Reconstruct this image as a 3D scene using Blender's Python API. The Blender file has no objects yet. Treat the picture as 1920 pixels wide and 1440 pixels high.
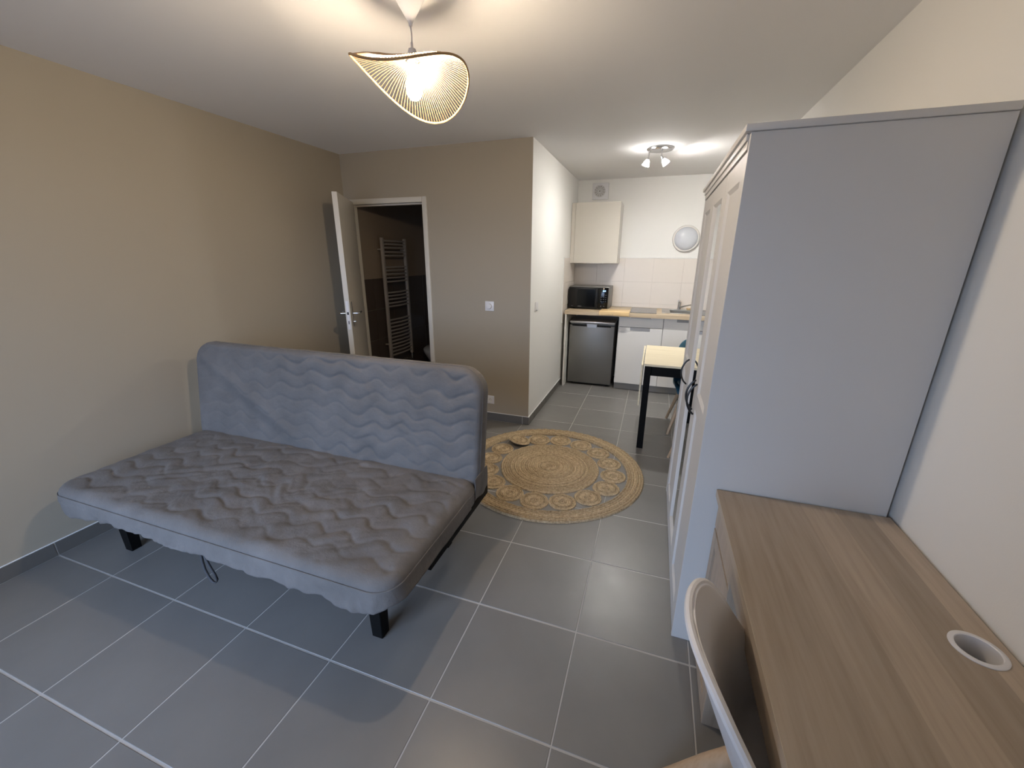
import bpy, bmesh, math, random
from mathutils import Vector, Matrix, Quaternion, noise
random.seed(7)
PI = math.pi
COL = bpy.context.scene.collection
SC = bpy.context.scene

# ------------------------------------------------------------------ room constants (metres)
XL, XR, YD, XP, YK, H = -0.452, 3.228, 2.532, 1.408, 4.524, 2.424
YR = -2.05            # rear wall behind the camera
XB, YB = -0.41, 4.15  # bathroom left wall and rear wall

# ------------------------------------------------------------------ camera
cam = bpy.data.cameras.new('camera')
cam.sensor_fit = 'HORIZONTAL'; cam.sensor_width = 36.0
cam.lens = 36.0 * 759.0 / 1920.0
cam.clip_start = 0.02
co = bpy.data.objects.new('camera', cam); COL.objects.link(co)
rot = Matrix(((0.94556497, -0.10196945, 0.30904548), (0.3253959, 0.28183277, -0.90260058), (0.00493854, 0.95402962, 0.29967164)))
co.matrix_world = Matrix.Translation((2.41852659, -0.90505013, 1.53254671)) @ rot.to_4x4()
SC.camera = co

# ------------------------------------------------------------------ daylight, exposure
w = bpy.data.worlds.new('sky'); SC.world = w; w.use_nodes = True
bg = w.node_tree.nodes['Background']
_N, _L = w.node_tree.nodes, w.node_tree.links      # dusk-blue sky above the horizon, dim ground below it
_tc = _N.new('ShaderNodeTexCoord'); _sp = _N.new('ShaderNodeSeparateXYZ'); _rp = _N.new('ShaderNodeValToRGB')
_mr = _N.new('ShaderNodeMapRange'); _mr.inputs['From Min'].default_value = -1; _mr.inputs['From Max'].default_value = 1
_L.new(_tc.outputs['Generated'], _sp.inputs[0]); _L.new(_sp.outputs[2], _mr.inputs['Value']); _L.new(_mr.outputs[0], _rp.inputs[0])
_e = _rp.color_ramp.elements; _e[0].position = 0.47; _e[0].color = (0.13, 0.14, 0.17, 1); _e[1].position = 0.52; _e[1].color = (0.50, 0.67, 0.98, 1)
_L.new(_rp.outputs[0], bg.inputs[0]); bg.inputs[1].default_value = 14.0
SC.view_settings.view_transform = 'Standard'; SC.view_settings.look = 'None'
SC.view_settings.exposure = 0.08; SC.view_settings.gamma = 1.0
SC.view_settings.use_curve_mapping = False
SC.cycles.max_bounces = 10; SC.cycles.diffuse_bounces = 6
SC.cycles.sample_clamp_indirect = 6.0
PENDANT_E, SPOT_E = 720.0, 4600.0      # radiance of the bulb glass
WX0, WX1, WZ0, WZ1 = -0.15, 1.65, 0.02, 2.15     # glazed door opening in the rear wall
pl = bpy.data.lights.new('window_portal', 'AREA'); pl.shape = 'RECTANGLE'
pl.size = WX1-WX0; pl.size_y = WZ1-WZ0; pl.cycles.is_portal = True
po = bpy.data.objects.new('window_portal', pl); COL.objects.link(po)
po.location = ((WX0+WX1)/2, YR-0.06, (WZ0+WZ1)/2); po.rotation_euler = (PI/2, 0, 0)

# ------------------------------------------------------------------ materials
def mat(name, col, rough=0.5, metal=0.0, emit=None, es=0, coat=0.0, spec=0.5):
    m = bpy.data.materials.new(name); m.use_nodes = True
    b = m.node_tree.nodes['Principled BSDF']
    b.inputs['Base Color'].default_value = (*col, 1)
    b.inputs['Roughness'].default_value = rough
    b.inputs['Metallic'].default_value = metal
    b.inputs['Specular IOR Level'].default_value = spec
    b.inputs['Coat Weight'].default_value = coat
    if emit:
        b.inputs['Emission Color'].default_value = (*emit, 1); b.inputs['Emission Strength'].default_value = es
    return m
def nodes(m): return m.node_tree.nodes, m.node_tree.links, m.node_tree.nodes['Principled BSDF']
def coords(m, scale=(1, 1, 1), kind='Object'):
    N, L, b = nodes(m)
    tc = N.new('ShaderNodeTexCoord'); mp = N.new('ShaderNodeMapping'); mp.inputs['Scale'].default_value = scale
    L.new(tc.outputs[kind], mp.inputs[0]); return mp.outputs[0]
def add_bump(m, src, strength, dist=0.002):
    N, L, b = nodes(m)
    bp = N.new('ShaderNodeBump'); bp.inputs['Strength'].default_value = strength; bp.inputs['Distance'].default_value = dist
    if b.inputs['Normal'].links: L.new(b.inputs['Normal'].links[0].from_socket, bp.inputs['Normal'])
    L.new(src, bp.inputs['Height']); L.new(bp.outputs[0], b.inputs['Normal'])
def noise_tex(m, vec, scale, detail=4, rough=0.55):
    N, L, b = nodes(m); n = N.new('ShaderNodeTexNoise')
    n.inputs['Scale'].default_value = scale; n.inputs['Detail'].default_value = detail; n.inputs['Roughness'].default_value = rough
    L.new(vec, n.inputs['Vector']); return n.outputs['Fac']
def ramp_col(m, fac, stops):
    N, L, b = nodes(m); r = N.new('ShaderNodeValToRGB'); e = r.color_ramp.elements
    while len(e) < len(stops): e.new(0.5)
    for i, (p, c) in enumerate(stops): e[i].position = p; e[i].color = (*c, 1)
    L.new(fac, r.inputs[0]); return r.outputs[0]
def ramp_rough(m, fac, lo, hi):
    N, L, b = nodes(m); r = N.new('ShaderNodeMapRange'); r.inputs['To Min'].default_value = lo; r.inputs['To Max'].default_value = hi
    r.inputs['From Min'].default_value = 0.3; r.inputs['From Max'].default_value = 0.7
    L.new(fac, r.inputs['Value']); L.new(r.outputs[0], b.inputs['Roughness'])

def paint(name, col, rough=0.6, bump=0.12):
    m = mat(name, col, rough, spec=0.35); v = coords(m)
    add_bump(m, noise_tex(m, v, 260, 3), bump, 0.0012); return m
def wood(name, c1, c2, c3, axis='Y', bands=0.0, rough=0.45, fine=1.0):
    m = mat(name, c1, rough); N, L, b = nodes(m)
    s = {'X': (1.2, 22, 22), 'Y': (22, 1.2, 22), 'Z': (22, 22, 1.2)}[axis]
    s = tuple(k*fine for k in s)
    v = coords(m, s)
    f = noise_tex(m, v, 2.0, 6, 0.62)
    col = ramp_col(m, f, [(0.28, c3), (0.5, c1), (0.72, c2)])
    if bands:
        tc = N.new('ShaderNodeTexCoord'); sp = N.new('ShaderNodeSeparateXYZ'); L.new(tc.outputs['Object'], sp.inputs[0])
        mu = N.new('ShaderNodeMath'); mu.operation = 'DIVIDE'; mu.inputs[1].default_value = bands
        L.new(sp.outputs[0 if axis == 'Y' else 1], mu.inputs[0])
        fl = N.new('ShaderNodeMath'); fl.operation = 'FLOOR'; L.new(mu.outputs[0], fl.inputs[0])
        wn = N.new('ShaderNodeTexWhiteNoise'); wn.noise_dimensions = '1D'; L.new(fl.outputs[0], wn.inputs['W'])
        mr = N.new('ShaderNodeMapRange'); mr.inputs['To Min'].default_value = 0.80; mr.inputs['To Max'].default_value = 1.18
        L.new(wn.outputs['Value'], mr.inputs['Value'])
        mx = N.new('ShaderNodeVectorMath'); mx.operation = 'SCALE'; L.new(col, mx.inputs[0]); L.new(mr.outputs[0], mx.inputs['Scale'])
        col = mx.outputs[0]
    L.new(col, b.inputs['Base Color']); add_bump(m, f, 0.12, 0.0008)
    return m

M = {}
M['taupe'] = paint('taupe_paint', (0.37, 0.325, 0.255), 0.55)
M['white'] = paint('white_paint', (0.80, 0.79, 0.76), 0.5)
M['ceil'] = paint('ceiling_paint', (0.78, 0.77, 0.765), 0.75)
M['lac'] = mat('white_lacquer', (0.74, 0.72, 0.69), 0.38)
M['door'] = mat('door_white', (0.62, 0.585, 0.52), 0.45)
M['ward'] = mat('wardrobe_white', (0.565, 0.55, 0.53), 0.42)
add_bump(M['ward'], noise_tex(M['ward'], coords(M['ward'], (40, 40, 3)), 4, 4), 0.08, 0.001)
M['plast'] = mat('white_plastic', (0.72, 0.71, 0.72), 0.35)
M['shell'] = mat('white_shell_plastic', (0.76, 0.74, 0.74), 0.42)
M['teal'] = mat('teal_shell_plastic', (0.02, 0.085, 0.13), 0.45)
M['black'] = mat('black_lacquer', (0.003, 0.003, 0.003), 0.6, spec=0.12)
M['iron'] = mat('black_iron', (0.01, 0.01, 0.01), 0.35, 0.3)
M['chrome'] = mat('chrome', (0.75, 0.75, 0.76), 0.15, 1.0)
M['steel'] = mat('brushed_steel', (0.62, 0.61, 0.58), 0.3, 1.0)
M['fridge'] = mat('grey_fridge_steel', (0.21, 0.205, 0.195), 0.42, 0.75)
M['silver'] = mat('silver_trim', (0.52, 0.51, 0.5), 0.35, 0.8)
M['glassblack'] = mat('black_glass', (0.002, 0.002, 0.002), 0.12, spec=0.3)
M['door_black'] = mat('satin_black_glass', (0.006, 0.006, 0.006), 0.35, spec=0.3)
M['hob'] = mat('hob_glass', (0.10, 0.10, 0.10), 0.15)
M['mirror'] = mat('mirror', (0.88, 0.9, 0.9), 0.02, 1.0)
M['beige'] = mat('cabinet_beige', (0.545, 0.51, 0.45), 0.5)
M['cab'] = mat('cabinet_grey_white', (0.72, 0.70, 0.67), 0.42)
M['handle'] = mat('handle_grey', (0.33, 0.315, 0.30), 0.4, 0.5)
M['plinth'] = mat('plinth_grey', (0.27, 0.255, 0.235), 0.5)
M['worktop'] = wood('worktop_oak', (0.50, 0.40, 0.275), (0.58, 0.47, 0.33), (0.38, 0.29, 0.19), 'X', 0.0)
M['board'] = wood('bamboo', (0.72, 0.52, 0.27), (0.78, 0.58, 0.32), (0.62, 0.42, 0.19), 'X', 0.02)
M['birch'] = wood('pale_birch', (0.70, 0.62, 0.45), (0.76, 0.68, 0.51), (0.60, 0.52, 0.36), 'X', 0.0)
M['beech'] = wood('beech_leg', (0.50, 0.35, 0.22), (0.56, 0.40, 0.26), (0.42, 0.28, 0.16), 'Z')
M['oak'] = wood('washed_oak', (0.38, 0.308, 0.236), (0.43, 0.353, 0.275), (0.312, 0.247, 0.184), 'Y', 0.098, 0.5)
M['oakv'] = wood('washed_oak_upright', (0.38, 0.308, 0.236), (0.43, 0.353, 0.275), (0.312, 0.247, 0.184), 'Z', 0.0, 0.5)
M['edge'] = mat('edging', (0.42, 0.35, 0.27), 0.5)
M['grout'] = mat('grout', (0.46, 0.445, 0.43), 0.8)
add_bump(M['grout'], noise_tex(M['grout'], coords(M['grout']), 300, 2), 0.3, 0.001)
M['caulk'] = mat('white_caulk', (0.8, 0.8, 0.79), 0.4)
M['splash'] = mat('cream_wall_tile', (0.71, 0.655, 0.60), 0.3)
M['splashgrout'] = mat('cream_grout', (0.66, 0.61, 0.56), 0.8)
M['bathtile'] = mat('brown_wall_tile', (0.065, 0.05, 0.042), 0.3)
M['bathgrout'] = mat('bath_grout', (0.18, 0.165, 0.15), 0.8)
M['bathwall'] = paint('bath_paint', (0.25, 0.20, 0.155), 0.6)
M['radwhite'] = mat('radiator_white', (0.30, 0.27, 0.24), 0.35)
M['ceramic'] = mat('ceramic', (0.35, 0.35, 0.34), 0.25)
M['dark'] = mat('dark_void', (0.008, 0.008, 0.008), 0.9)
M['lampglass'] = mat('lamp_glass', (0.56, 0.58, 0.62), 0.12)
M['bulbw'] = mat('warm_bulb', (1, 0.9, 0.7), 0.3, 0, (1.0, 0.81, 0.59), PENDANT_E)
M['bulbc'] = mat('cool_bulb', (1, 1, 1), 0.3, 0, (1.0, 0.97, 0.92), SPOT_E)
M['blue'] = mat('blue_display', (0.2, 0.5, 1), 0.3, 0, (0.25, 0.55, 1.0), 5)
M['print'] = mat('grey_print', (0.4, 0.4, 0.4), 0.5)
M['rib'] = mat('bamboo_rib', (0.30, 0.18, 0.085), 0.5)
M['rim'] = mat('rattan_rim', (0.30, 0.18, 0.08), 0.6)
# floor tile: warm grey stoneware, satin, uneven gloss and faint cleaning swirls
t = mat('floor_tile', (0.125, 0.119, 0.112), 0.4); M['tile'] = t
v = coords(t); f = noise_tex(t, v, 2.2, 6, 0.6); N, L, b = nodes(t)
L.new(ramp_col(t, f, [(0.3, (0.176, 0.171, 0.165)), (0.7, (0.206, 0.200, 0.192))]), b.inputs['Base Color'])
wv = N.new('ShaderNodeTexNoise'); wv.inputs['Scale'].default_value = 7; wv.inputs['Distortion'].default_value = 1.2; wv.inputs['Detail'].default_value = 4
L.new(v, wv.inputs['Vector']); ramp_rough(t, wv.outputs['Fac'], 0.29, 0.36)
add_bump(t, noise_tex(t, v, 240, 3), 0.10, 0.001); add_bump(t, noise_tex(t, coords(t, (1, 1, 1)), 14, 3), 0.15, 0.0025)
M['skirt'] = mat('skirting_tile', (0.125, 0.118, 0.108), 0.4)
# sofa fabric
def fabric(name, col):
    m = mat(name, col, 0.9, spec=0.2); N, L, b = nodes(m); v = coords(m)
    b.inputs['Sheen Weight'].default_value = 0.08
    f = noise_tex(m, v, 6, 4)
    c2 = tuple(k*1.16 for k in col); c1 = tuple(k*0.88 for k in col)
    L.new(ramp_col(m, f, [(0.3, c1), (0.7, c2)]), b.inputs['Base Color'])
    add_bump(m, noise_tex(m, v, 420, 2), 0.35, 0.0012); add_bump(m, noise_tex(m, coords(m), 26, 5, 0.65), 0.6, 0.006); add_bump(m, noise_tex(m, coords(m, (1, 2.2, 1)), 48, 5, 0.7), 0.35, 0.004)
    return m
M['fabric'] = fabric('grey_fabric', (0.134, 0.126, 0.122))
M['strap'] = mat('dark_webbing', (0.045, 0.045, 0.05), 0.8)
M['fabric_edge'] = fabric('grey_fabric_border', (0.131, 0.123, 0.119))
# jute
j = mat('jute', (0.42, 0.29, 0.14), 0.9, spec=0.15); M['jute'] = j; v = coords(j); N, L, b = nodes(j)
f = noise_tex(j, v, 75, 6, 0.75)
jc = ramp_col(j, f, [(0.28, (0.17, 0.115, 0.06)), (0.5, (0.45, 0.345, 0.215)), (0.75, (0.66, 0.54, 0.37))])
# every coil of the braid has its own tint: distance from the disc centre picks the coil
tc = N.new('ShaderNodeTexCoord'); sx3 = N.new('ShaderNodeSeparateXYZ'); cx3 = N.new('ShaderNodeCombineXYZ'); L.new(tc.outputs['Object'], sx3.inputs[0])
L.new(sx3.outputs[0], cx3.inputs[0]); L.new(sx3.outputs[1], cx3.inputs[1])
ln3 = N.new('ShaderNodeVectorMath'); ln3.operation = 'LENGTH'; L.new(cx3.outputs[0], ln3.inputs[0])
dv = N.new('ShaderNodeMath'); dv.operation = 'DIVIDE'; dv.inputs[1].default_value = 0.0146; L.new(ln3.outputs['Value'], dv.inputs[0])
fl = N.new('ShaderNodeMath'); fl.operation = 'FLOOR'; L.new(dv.outputs[0], fl.inputs[0])
wn3 = N.new('ShaderNodeTexWhiteNoise'); wn3.noise_dimensions = '1D'; L.new(fl.outputs[0], wn3.inputs['W'])
mr3 = N.new('ShaderNodeMapRange'); mr3.inputs['To Min'].default_value = 0.80; mr3.inputs['To Max'].default_value = 1.16; L.new(wn3.outputs['Value'], mr3.inputs['Value'])
sc3 = N.new('ShaderNodeVectorMath'); sc3.operation = 'SCALE'; L.new(jc, sc3.inputs[0]); L.new(mr3.outputs[0], sc3.inputs['Scale']); L.new(sc3.outputs[0], b.inputs['Base Color'])
add_bump(j, f, 0.5, 0.003)
# window glass
g = bpy.data.materials.new('pane_glass'); g.use_nodes = True; N = g.node_tree.nodes; L = g.node_tree.links
for n in list(N): N.remove(n)
out = N.new('ShaderNodeOutputMaterial'); mix = N.new('ShaderNodeMixShader'); tr = N.new('ShaderNodeBsdfTransparent'); gl = N.new('ShaderNodeBsdfGlossy')
gl.inputs['Roughness'].default_value = 0.02; fr = N.new('ShaderNodeFresnel'); fr.inputs[0].default_value = 1.45
L.new(fr.outputs[0], mix.inputs[0]); L.new(tr.outputs[0], mix.inputs[1]); L.new(gl.outputs[0], mix.inputs[2]); L.new(mix.outputs[0], out.inputs[0])
M['pane'] = g

# ------------------------------------------------------------------ mesh helpers
def box(bm, x0, x1, y0, y1, z0, z1, bev=0.0, seg=2):
    vs = [bm.verts.new((x, y, z)) for x in (x0, x1) for y in (y0, y1) for z in (z0, z1)]
    fs = [bm.faces.new([vs[i] for i in q]) for q in ((0, 1, 3, 2), (4, 6, 7, 5), (0, 4, 5, 1), (2, 3, 7, 6), (0, 2, 6, 4), (1, 5, 7, 3))]
    if bev:
        es = list({e for f in fs for e in f.edges})
        bmesh.ops.bevel(bm, geom=es, offset=bev, segments=seg, affect='EDGES', profile=0.5)
def prism(bm, pts, axis, a, b_):
    def P(p, t):
        return {'x': (t, p[0], p[1]), 'y': (p[0], t, p[1]), 'z': (p[0], p[1], t)}[axis]
    A = [bm.verts.new(P(p, a)) for p in pts]; B = [bm.verts.new(P(p, b_)) for p in pts]
    bm.faces.new(A); bm.faces.new(B[::-1]); n = len(pts)
    for i in range(n): bm.faces.new([A[i], B[i], B[(i+1) % n], A[(i+1) % n]])
def frame_of(d):
    d = d.normalized(); a = Vector((0, 0, 1)) if abs(d.z) < 0.95 else Vector((1, 0, 0))
    u = d.cross(a).normalized(); return u, d.cross(u).normalized()
def tube(bm, pts, r, n=10, cap=True, closed=False):
    pts = [Vector(p) for p in pts]; rs = r if isinstance(r, (list, tuple)) else [r]*len(pts); rings = []
    u = None
    for i, p in enumerate(pts):
        if closed: d = pts[(i+1) % len(pts)] - pts[i-1]
        else: d = pts[min(i+1, len(pts)-1)] - pts[max(i-1, 0)]
        d.normalize()
        if u is None: u, vv = frame_of(d)
        else:
            u = (u - d*u.dot(d)).normalized(); vv = d.cross(u)
        rings.append([bm.verts.new(p + (u*math.cos(2*PI*k/n) + vv*math.sin(2*PI*k/n))*rs[i]) for k in range(n)])
    m = len(rings)
    for i in range(m if closed else m-1):
        A, B = rings[i], rings[(i+1) % m]
        for k in range(n): bm.faces.new([A[k], A[(k+1) % n], B[(k+1) % n], B[k]])
    if cap and not closed: bm.faces.new(rings[0][::-1]); bm.faces.new(rings[-1])
def lathe(bm, prof, c=(0, 0, 0), n=32, mtx=None):
    rings = []; c = Vector(c)
    for r, z in prof:
        if r < 1e-6: rings.append([bm.verts.new(c+Vector((0, 0, z)))])
        else: rings.append([bm.verts.new(c+Vector((r*math.cos(2*PI*k/n), r*math.sin(2*PI*k/n), z))) for k in range(n)])
    for A, B in zip(rings, rings[1:]):
        for k in range(n):
            k2 = (k+1) % n
            q = [A[k % len(A)], A[k2 % len(A)], B[k2 % len(B)], B[k % len(B)]]
            q2 = []
            for x in q:
                if x not in q2: q2.append(x)
            if len(q2) > 2: bm.faces.new(q2)
    if mtx: bmesh.ops.transform(bm, matrix=mtx, verts=bm.verts)
def obj(name, bm, m, parent=None, smooth=False, loc=None, rotm=None, split=True):
    bmesh.ops.recalc_face_normals(bm, faces=bm.faces)
    me = bpy.data.meshes.new(name); bm.to_mesh(me); bm.free()
    if smooth:
        me.shade_smooth()
        if split:
            try: me.set_sharp_from_angle(angle=math.radians(38))
            except Exception: pass
    me.materials.append(M[m] if isinstance(m, str) else m)
    o = bpy.data.objects.new(name, me); COL.objects.link(o)
    if parent: o.parent = parent
    if rotm is not None: o.matrix_local = rotm
    elif loc: o.location = loc
    return o
def B(): return bmesh.new()
def bx(name, m, parent, *a, bev=0.0, **k):
    bm = B(); box(bm, *a, bev=bev); return obj(name, bm, m, parent, **k)
def empty(name, loc, label, cat, group=None, rz=0):
    o = bpy.data.objects.new(name, None); COL.objects.link(o); o.location = loc; o.rotation_euler = (0, 0, rz)
    o.empty_display_size = 0.1
    return tag(o, label, cat, group)
def tag(o, label, cat, group=None):
    o['label'] = label; o['category'] = cat
    if group: o['group'] = group
    return o
def struct(o, label, cat=None):
    o['kind'] = 'structure'; o['label'] = label; o['category'] = cat or o.name.split('_')[0]; return o

# ================================================================== SETTING
# floor: grout bed with single tiles on the 45 cm grid
bm = B(); box(bm, XL-0.1, XR+0.1, YR-0.1, YK+0.1, -0.1, -0.0015)
floor = struct(obj('floor', bm, 'grout'), 'floor of large grey stoneware tiles with pale grout', 'floor')
S = 0.45
regions = [(XL+0.01, XR-0.002, YR+0.002, YD-0.010), (XP+0.01, XR-0.002, YD-0.010, YK-0.002), (XB+0.004, 1.296, 2.606, YB-0.004)]
tile_cache = {}
for i in range(-2, 9):
    for jn in range(-6, 11):
        for ri, (x0, x1, y0, y1) in enumerate(regions):
            a0, a1 = max(i*S+0.0025, x0), min((i+1)*S-0.0025, x1)
            b0, b1 = max(jn*S+0.004, y0), min((jn+1)*S-0.004, y1)
            if ri == 0 and jn*S < y1 < (jn+1)*S and i*S+0.1 > XP: b1 = y1
            if ri == 1 and jn*S < y0 < (jn+1)*S: b0 = y0
            if a1-a0 < 0.02 or b1-b0 < 0.015: continue
            key = (round(a1-a0, 3), round(b1-b0, 3))
            if key not in tile_cache:
                bm = B(); wx, wy = (a1-a0)/2, (b1-b0)/2
                c = 0.0012
                top = [bm.verts.new((sx*(wx-c), sy*(wy-c), 0)) for sx, sy in ((-1, -1), (1, -1), (1, 1), (-1, 1))]
                md = [bm.verts.new((sx*wx, sy*wy, -c)) for sx, sy in ((-1, -1), (1, -1), (1, 1), (-1, 1))]
                lo = [bm.verts.new((sx*wx, sy*wy, -0.008)) for sx, sy in ((-1, -1), (1, -1), (1, 1), (-1, 1))]
                bm.faces.new(top); bm.faces.new(lo[::-1])
                for k in range(4):
                    k2 = (k+1) % 4
                    bm.faces.new([md[k], md[k2], top[k2], top[k]]); bm.faces.new([lo[k], lo[k2], md[k2], md[k]])
                o = obj('tile', bm, 'tile', floor); tile_cache[key] = o.data
            else:
                o = bpy.data.objects.new('tile', tile_cache[key]); COL.objects.link(o); o.parent = floor
            o.location = ((a0+a1)/2, (b0+b1)/2, 0)

def wall(name, m, boxes, label):
    bm = B()
    for q in boxes: box(bm, *q)
    return struct(obj(name, bm, m), label, 'wall')
wall('wall_left', 'taupe', [(XL-0.1, XL, YR-0.1, YD+0.07, -0.1, H)], 'long plain taupe wall on the left behind the sofa bed')
FX0, FX1, FZ = -0.433, 0.437, 2.038     # door frame outer
wall('wall_front', 'taupe', [(XL, FX0+0.02, YD, YD+0.07, -0.1, H), (FX1-0.02, XP-0.002, YD, YD+0.07, -0.1, H), (FX0+0.02, FX1-0.02, YD, YD+0.07, FZ-0.02, H)],
     'taupe wall with the bathroom doorway facing the camera')
wall('wall_partition', 'white', [(1.30, XP, YD+0.003, YK+0.1, -0.1, H)], 'white side wall of the kitchen recess')
wall('wall_kitchen', 'white', [(XP, XR, YK, YK+0.1, -0.1, H)], 'white rear wall of the kitchen recess')
wall('wall_right', 'white', [(XR, XR+0.1, YR-0.1, YK+0.1, -0.1, H)], 'white wall on the right behind wardrobe and desk')
wall('wall_rear', 'white', [(XL, WX0, YR-0.1, YR, -0.1, H), (WX1, XR, YR-0.1, YR, -0.1, H), (WX0, WX1, YR-0.1, YR, WZ1, H), (WX0, WX1, YR-0.1, YR, -0.1, WZ0-0.005)],
     'white wall behind the camera with the glazed door')
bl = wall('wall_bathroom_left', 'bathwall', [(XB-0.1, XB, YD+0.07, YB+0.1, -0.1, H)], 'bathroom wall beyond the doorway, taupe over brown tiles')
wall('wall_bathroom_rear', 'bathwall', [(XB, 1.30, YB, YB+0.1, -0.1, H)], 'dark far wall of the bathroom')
bm = B(); box(bm, XL-0.1, XR+0.1, YR-0.1, YK+0.1, H, H+0.1)
struct(obj('ceiling', bm, 'ceil'), 'flat white ceiling over living room and kitchen recess', 'ceiling')

# bathroom wall tiles (pieces of the wall)
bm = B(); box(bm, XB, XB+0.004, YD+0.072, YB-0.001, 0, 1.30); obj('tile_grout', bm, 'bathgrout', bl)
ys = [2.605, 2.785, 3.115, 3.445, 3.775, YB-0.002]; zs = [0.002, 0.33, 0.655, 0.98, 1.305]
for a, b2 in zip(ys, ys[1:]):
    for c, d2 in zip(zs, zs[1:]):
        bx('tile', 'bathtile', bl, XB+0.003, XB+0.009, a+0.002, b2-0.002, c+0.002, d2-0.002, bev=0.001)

# skirting tiles, each its own piece, white caulk bead on top
def baseboard(name, label, axis, fixed, sgn, t0, t1, joints):
    hgt, th = 0.078, 0.010
    bm = B()
    f0, f1 = sorted((fixed, fixed+sgn*th*0.7))
    g0, g1 = sorted((fixed, fixed+sgn*0.007))
    if axis == 'y':
        box(bm, f0, f1, t0, t1, 0.0, hgt-0.002)
    else:
        box(bm, t0, t1, f0, f1, 0.0, hgt-0.002)
    base = struct(obj(name, bm, 'grout'), label, 'baseboard')
    bm = B()
    if axis == 'y': box(bm, g0, g1, t0, t1, hgt, hgt+0.005, bev=0.0015)
    else: box(bm, t0, t1, g0, g1, hgt, hgt+0.005, bev=0.0015)
    obj('caulk_bead', bm, 'caulk', base)
    js = [t0] + [q for q in joints if t0+0.01 < q < t1-0.01] + [t1]
    for a, b2 in zip(js, js[1:]):
        e0, e1 = sorted((fixed+sgn*0.001, fixed+sgn*th))
        if axis == 'y': bx('tile', 'skirt', base, e0, e1, a+0.0025, b2-0.0025, 0.002, hgt, bev=0.0015)
        else: bx('tile', 'skirt', base, a+0.0025, b2-0.0025, e0, e1, 0.002, hgt, bev=0.0015)
grid = [k*S for k in range(-6, 12)]
baseboard('baseboard_left', 'grey tile skirting along the taupe left wall', 'y', XL, 1, YR+0.001, YD-0.001, grid)
baseboard('baseboard_front', 'grey tile skirting under the taupe wall beside the doorway', 'x', YD, -1, FX1+0.001, XP+0.010, grid)
baseboard('baseboard_partition', 'grey tile skirting along the white kitchen side wall', 'y', XP, 1, YD-0.009, 3.90, [q for q in grid])
baseboard('baseboard_right', 'grey tile skirting along the right wall', 'y', XR, -1, YR+0.001, 3.90, grid)
baseboard('baseboard_rear', 'grey tile skirting under the wall behind the camera', 'x', YR, 1, WX1+0.07, XR-0.011, grid)

# kitchen splashback tiles
def splash(name, label):
    bm = B(); box(bm, XP, XR, YK-0.005, YK, 0.80, 1.527)
    return struct(obj(name, bm, 'splashgrout'), label, 'wall')
sp = splash('trim_1', 'cream tiled splashback on the kitchen rear wall')
xs = [XP+0.009, 1.70, 2.04, 2.38, 2.72, 3.06, XR-0.002]; zz = [0.93, 0.98, 1.243, 1.524]
for a, b2 in zip(xs, xs[1:]):
    for c, d2 in zip(zz, zz[1:]):
        bx('tile', 'splash', sp, a+0.001, b2-0.001, YK-0.009, YK-0.004, c+0.001, d2-0.001, bev=0.001)
bx('white_edge', 'caulk', sp, XP+0.009, XR-0.002, YK-0.010, YK-0.003, 1.524, 1.531, bev=0.002)
bm = B(); box(bm, XP, XP+0.004, 3.832, YK-0.0055, 0.79, 1.53)
sp2 = struct(obj('trim_2', bm, 'splashgrout'), 'narrow cream tiled strip on the kitchen side wall', 'wall')
for a, b2 in ((3.838, 4.17), (4.17, YK-0.011)):
    for c, d2 in ((0.795, 0.98), (0.98, 1.243), (1.243, 1.524)):
        bx('tile', 'splash', sp2, XP+0.003, XP+0.008, a+0.001, b2-0.001, c+0.001, d2-0.001, bev=0.001)
bm = B(); box(bm, XP+0.001, XP+0.010, 3.826, 3.836, 0.785, 1.531); box(bm, XP+0.001, XP+0.010, 3.836, YK-0.011, 1.524, 1.531)
box(bm, XP+0.001, XP+0.010, 3.836, 3.87, 0.785, 0.793)
obj('white_edge', bm, 'caulk', sp2)

# ------------------------------------------------------------------ bathroom door: frame + open leaf
bm = B(); fw = 0.045
pr = 0.012
box(bm, FX0, FX0+fw, YD-pr, YD+0.08, 0.0, FZ, bev=0.003)
box(bm, FX1-fw, FX1, YD-pr, YD+0.08, 0.0, FZ, bev=0.003)
box(bm, FX0+fw+0.0005, FX1-fw-0.0005, YD-pr, YD+0.08, FZ-fw, FZ, bev=0.003)
dr = struct(obj('door_1', bm, 'door', smooth=True), 'white bathroom door standing open beside the taupe wall', 'door')
bm = B(); box(bm, FX0+fw-0.002, FX0+fw+0.012, YD+0.04, YD+0.08, 0, FZ-fw); box(bm, FX1-fw-0.012, FX1-fw+0.002, YD+0.04, YD+0.08, 0, FZ-fw)
box(bm, FX0+fw+0.013, FX1-fw-0.013, YD+0.04, YD+0.08, FZ-fw-0.012, FZ-fw+0.001)
obj('door_stop', bm, 'door', dr)
hx, hy = FX0+fw+0.004, YD-0.016
ex, ey = -0.040, 1.905
ang = math.atan2(ey-hy, ex-hx); LW = math.hypot(ex-hx, ey-hy)
LM = Matrix.Translation((hx, hy, 0)) @ Matrix.Rotation(ang, 4, 'Z')   # leaf: local x outwards, y towards +X side
bm = B(); box(bm, 0, LW, 0, 0.040, 0.008, 2.012, bev=0.0015)
leaf = obj('door_leaf', bm, 'door', dr, rotm=LM)
bm = B()
box(bm, LW-0.001, LW+0.002, 0.010, 0.030, 0.93, 1.17)
obj('lock_plate', bm, 'plast', leaf)
bm = B(); box(bm, LW+0.0015, LW+0.003, 0.014, 0.026, 1.055, 1.078); box(bm, LW+0.0015, LW+0.003, 0.017, 0.023, 0.975, 1.003)
obj('latch_hole', bm, 'dark', leaf)
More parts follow.
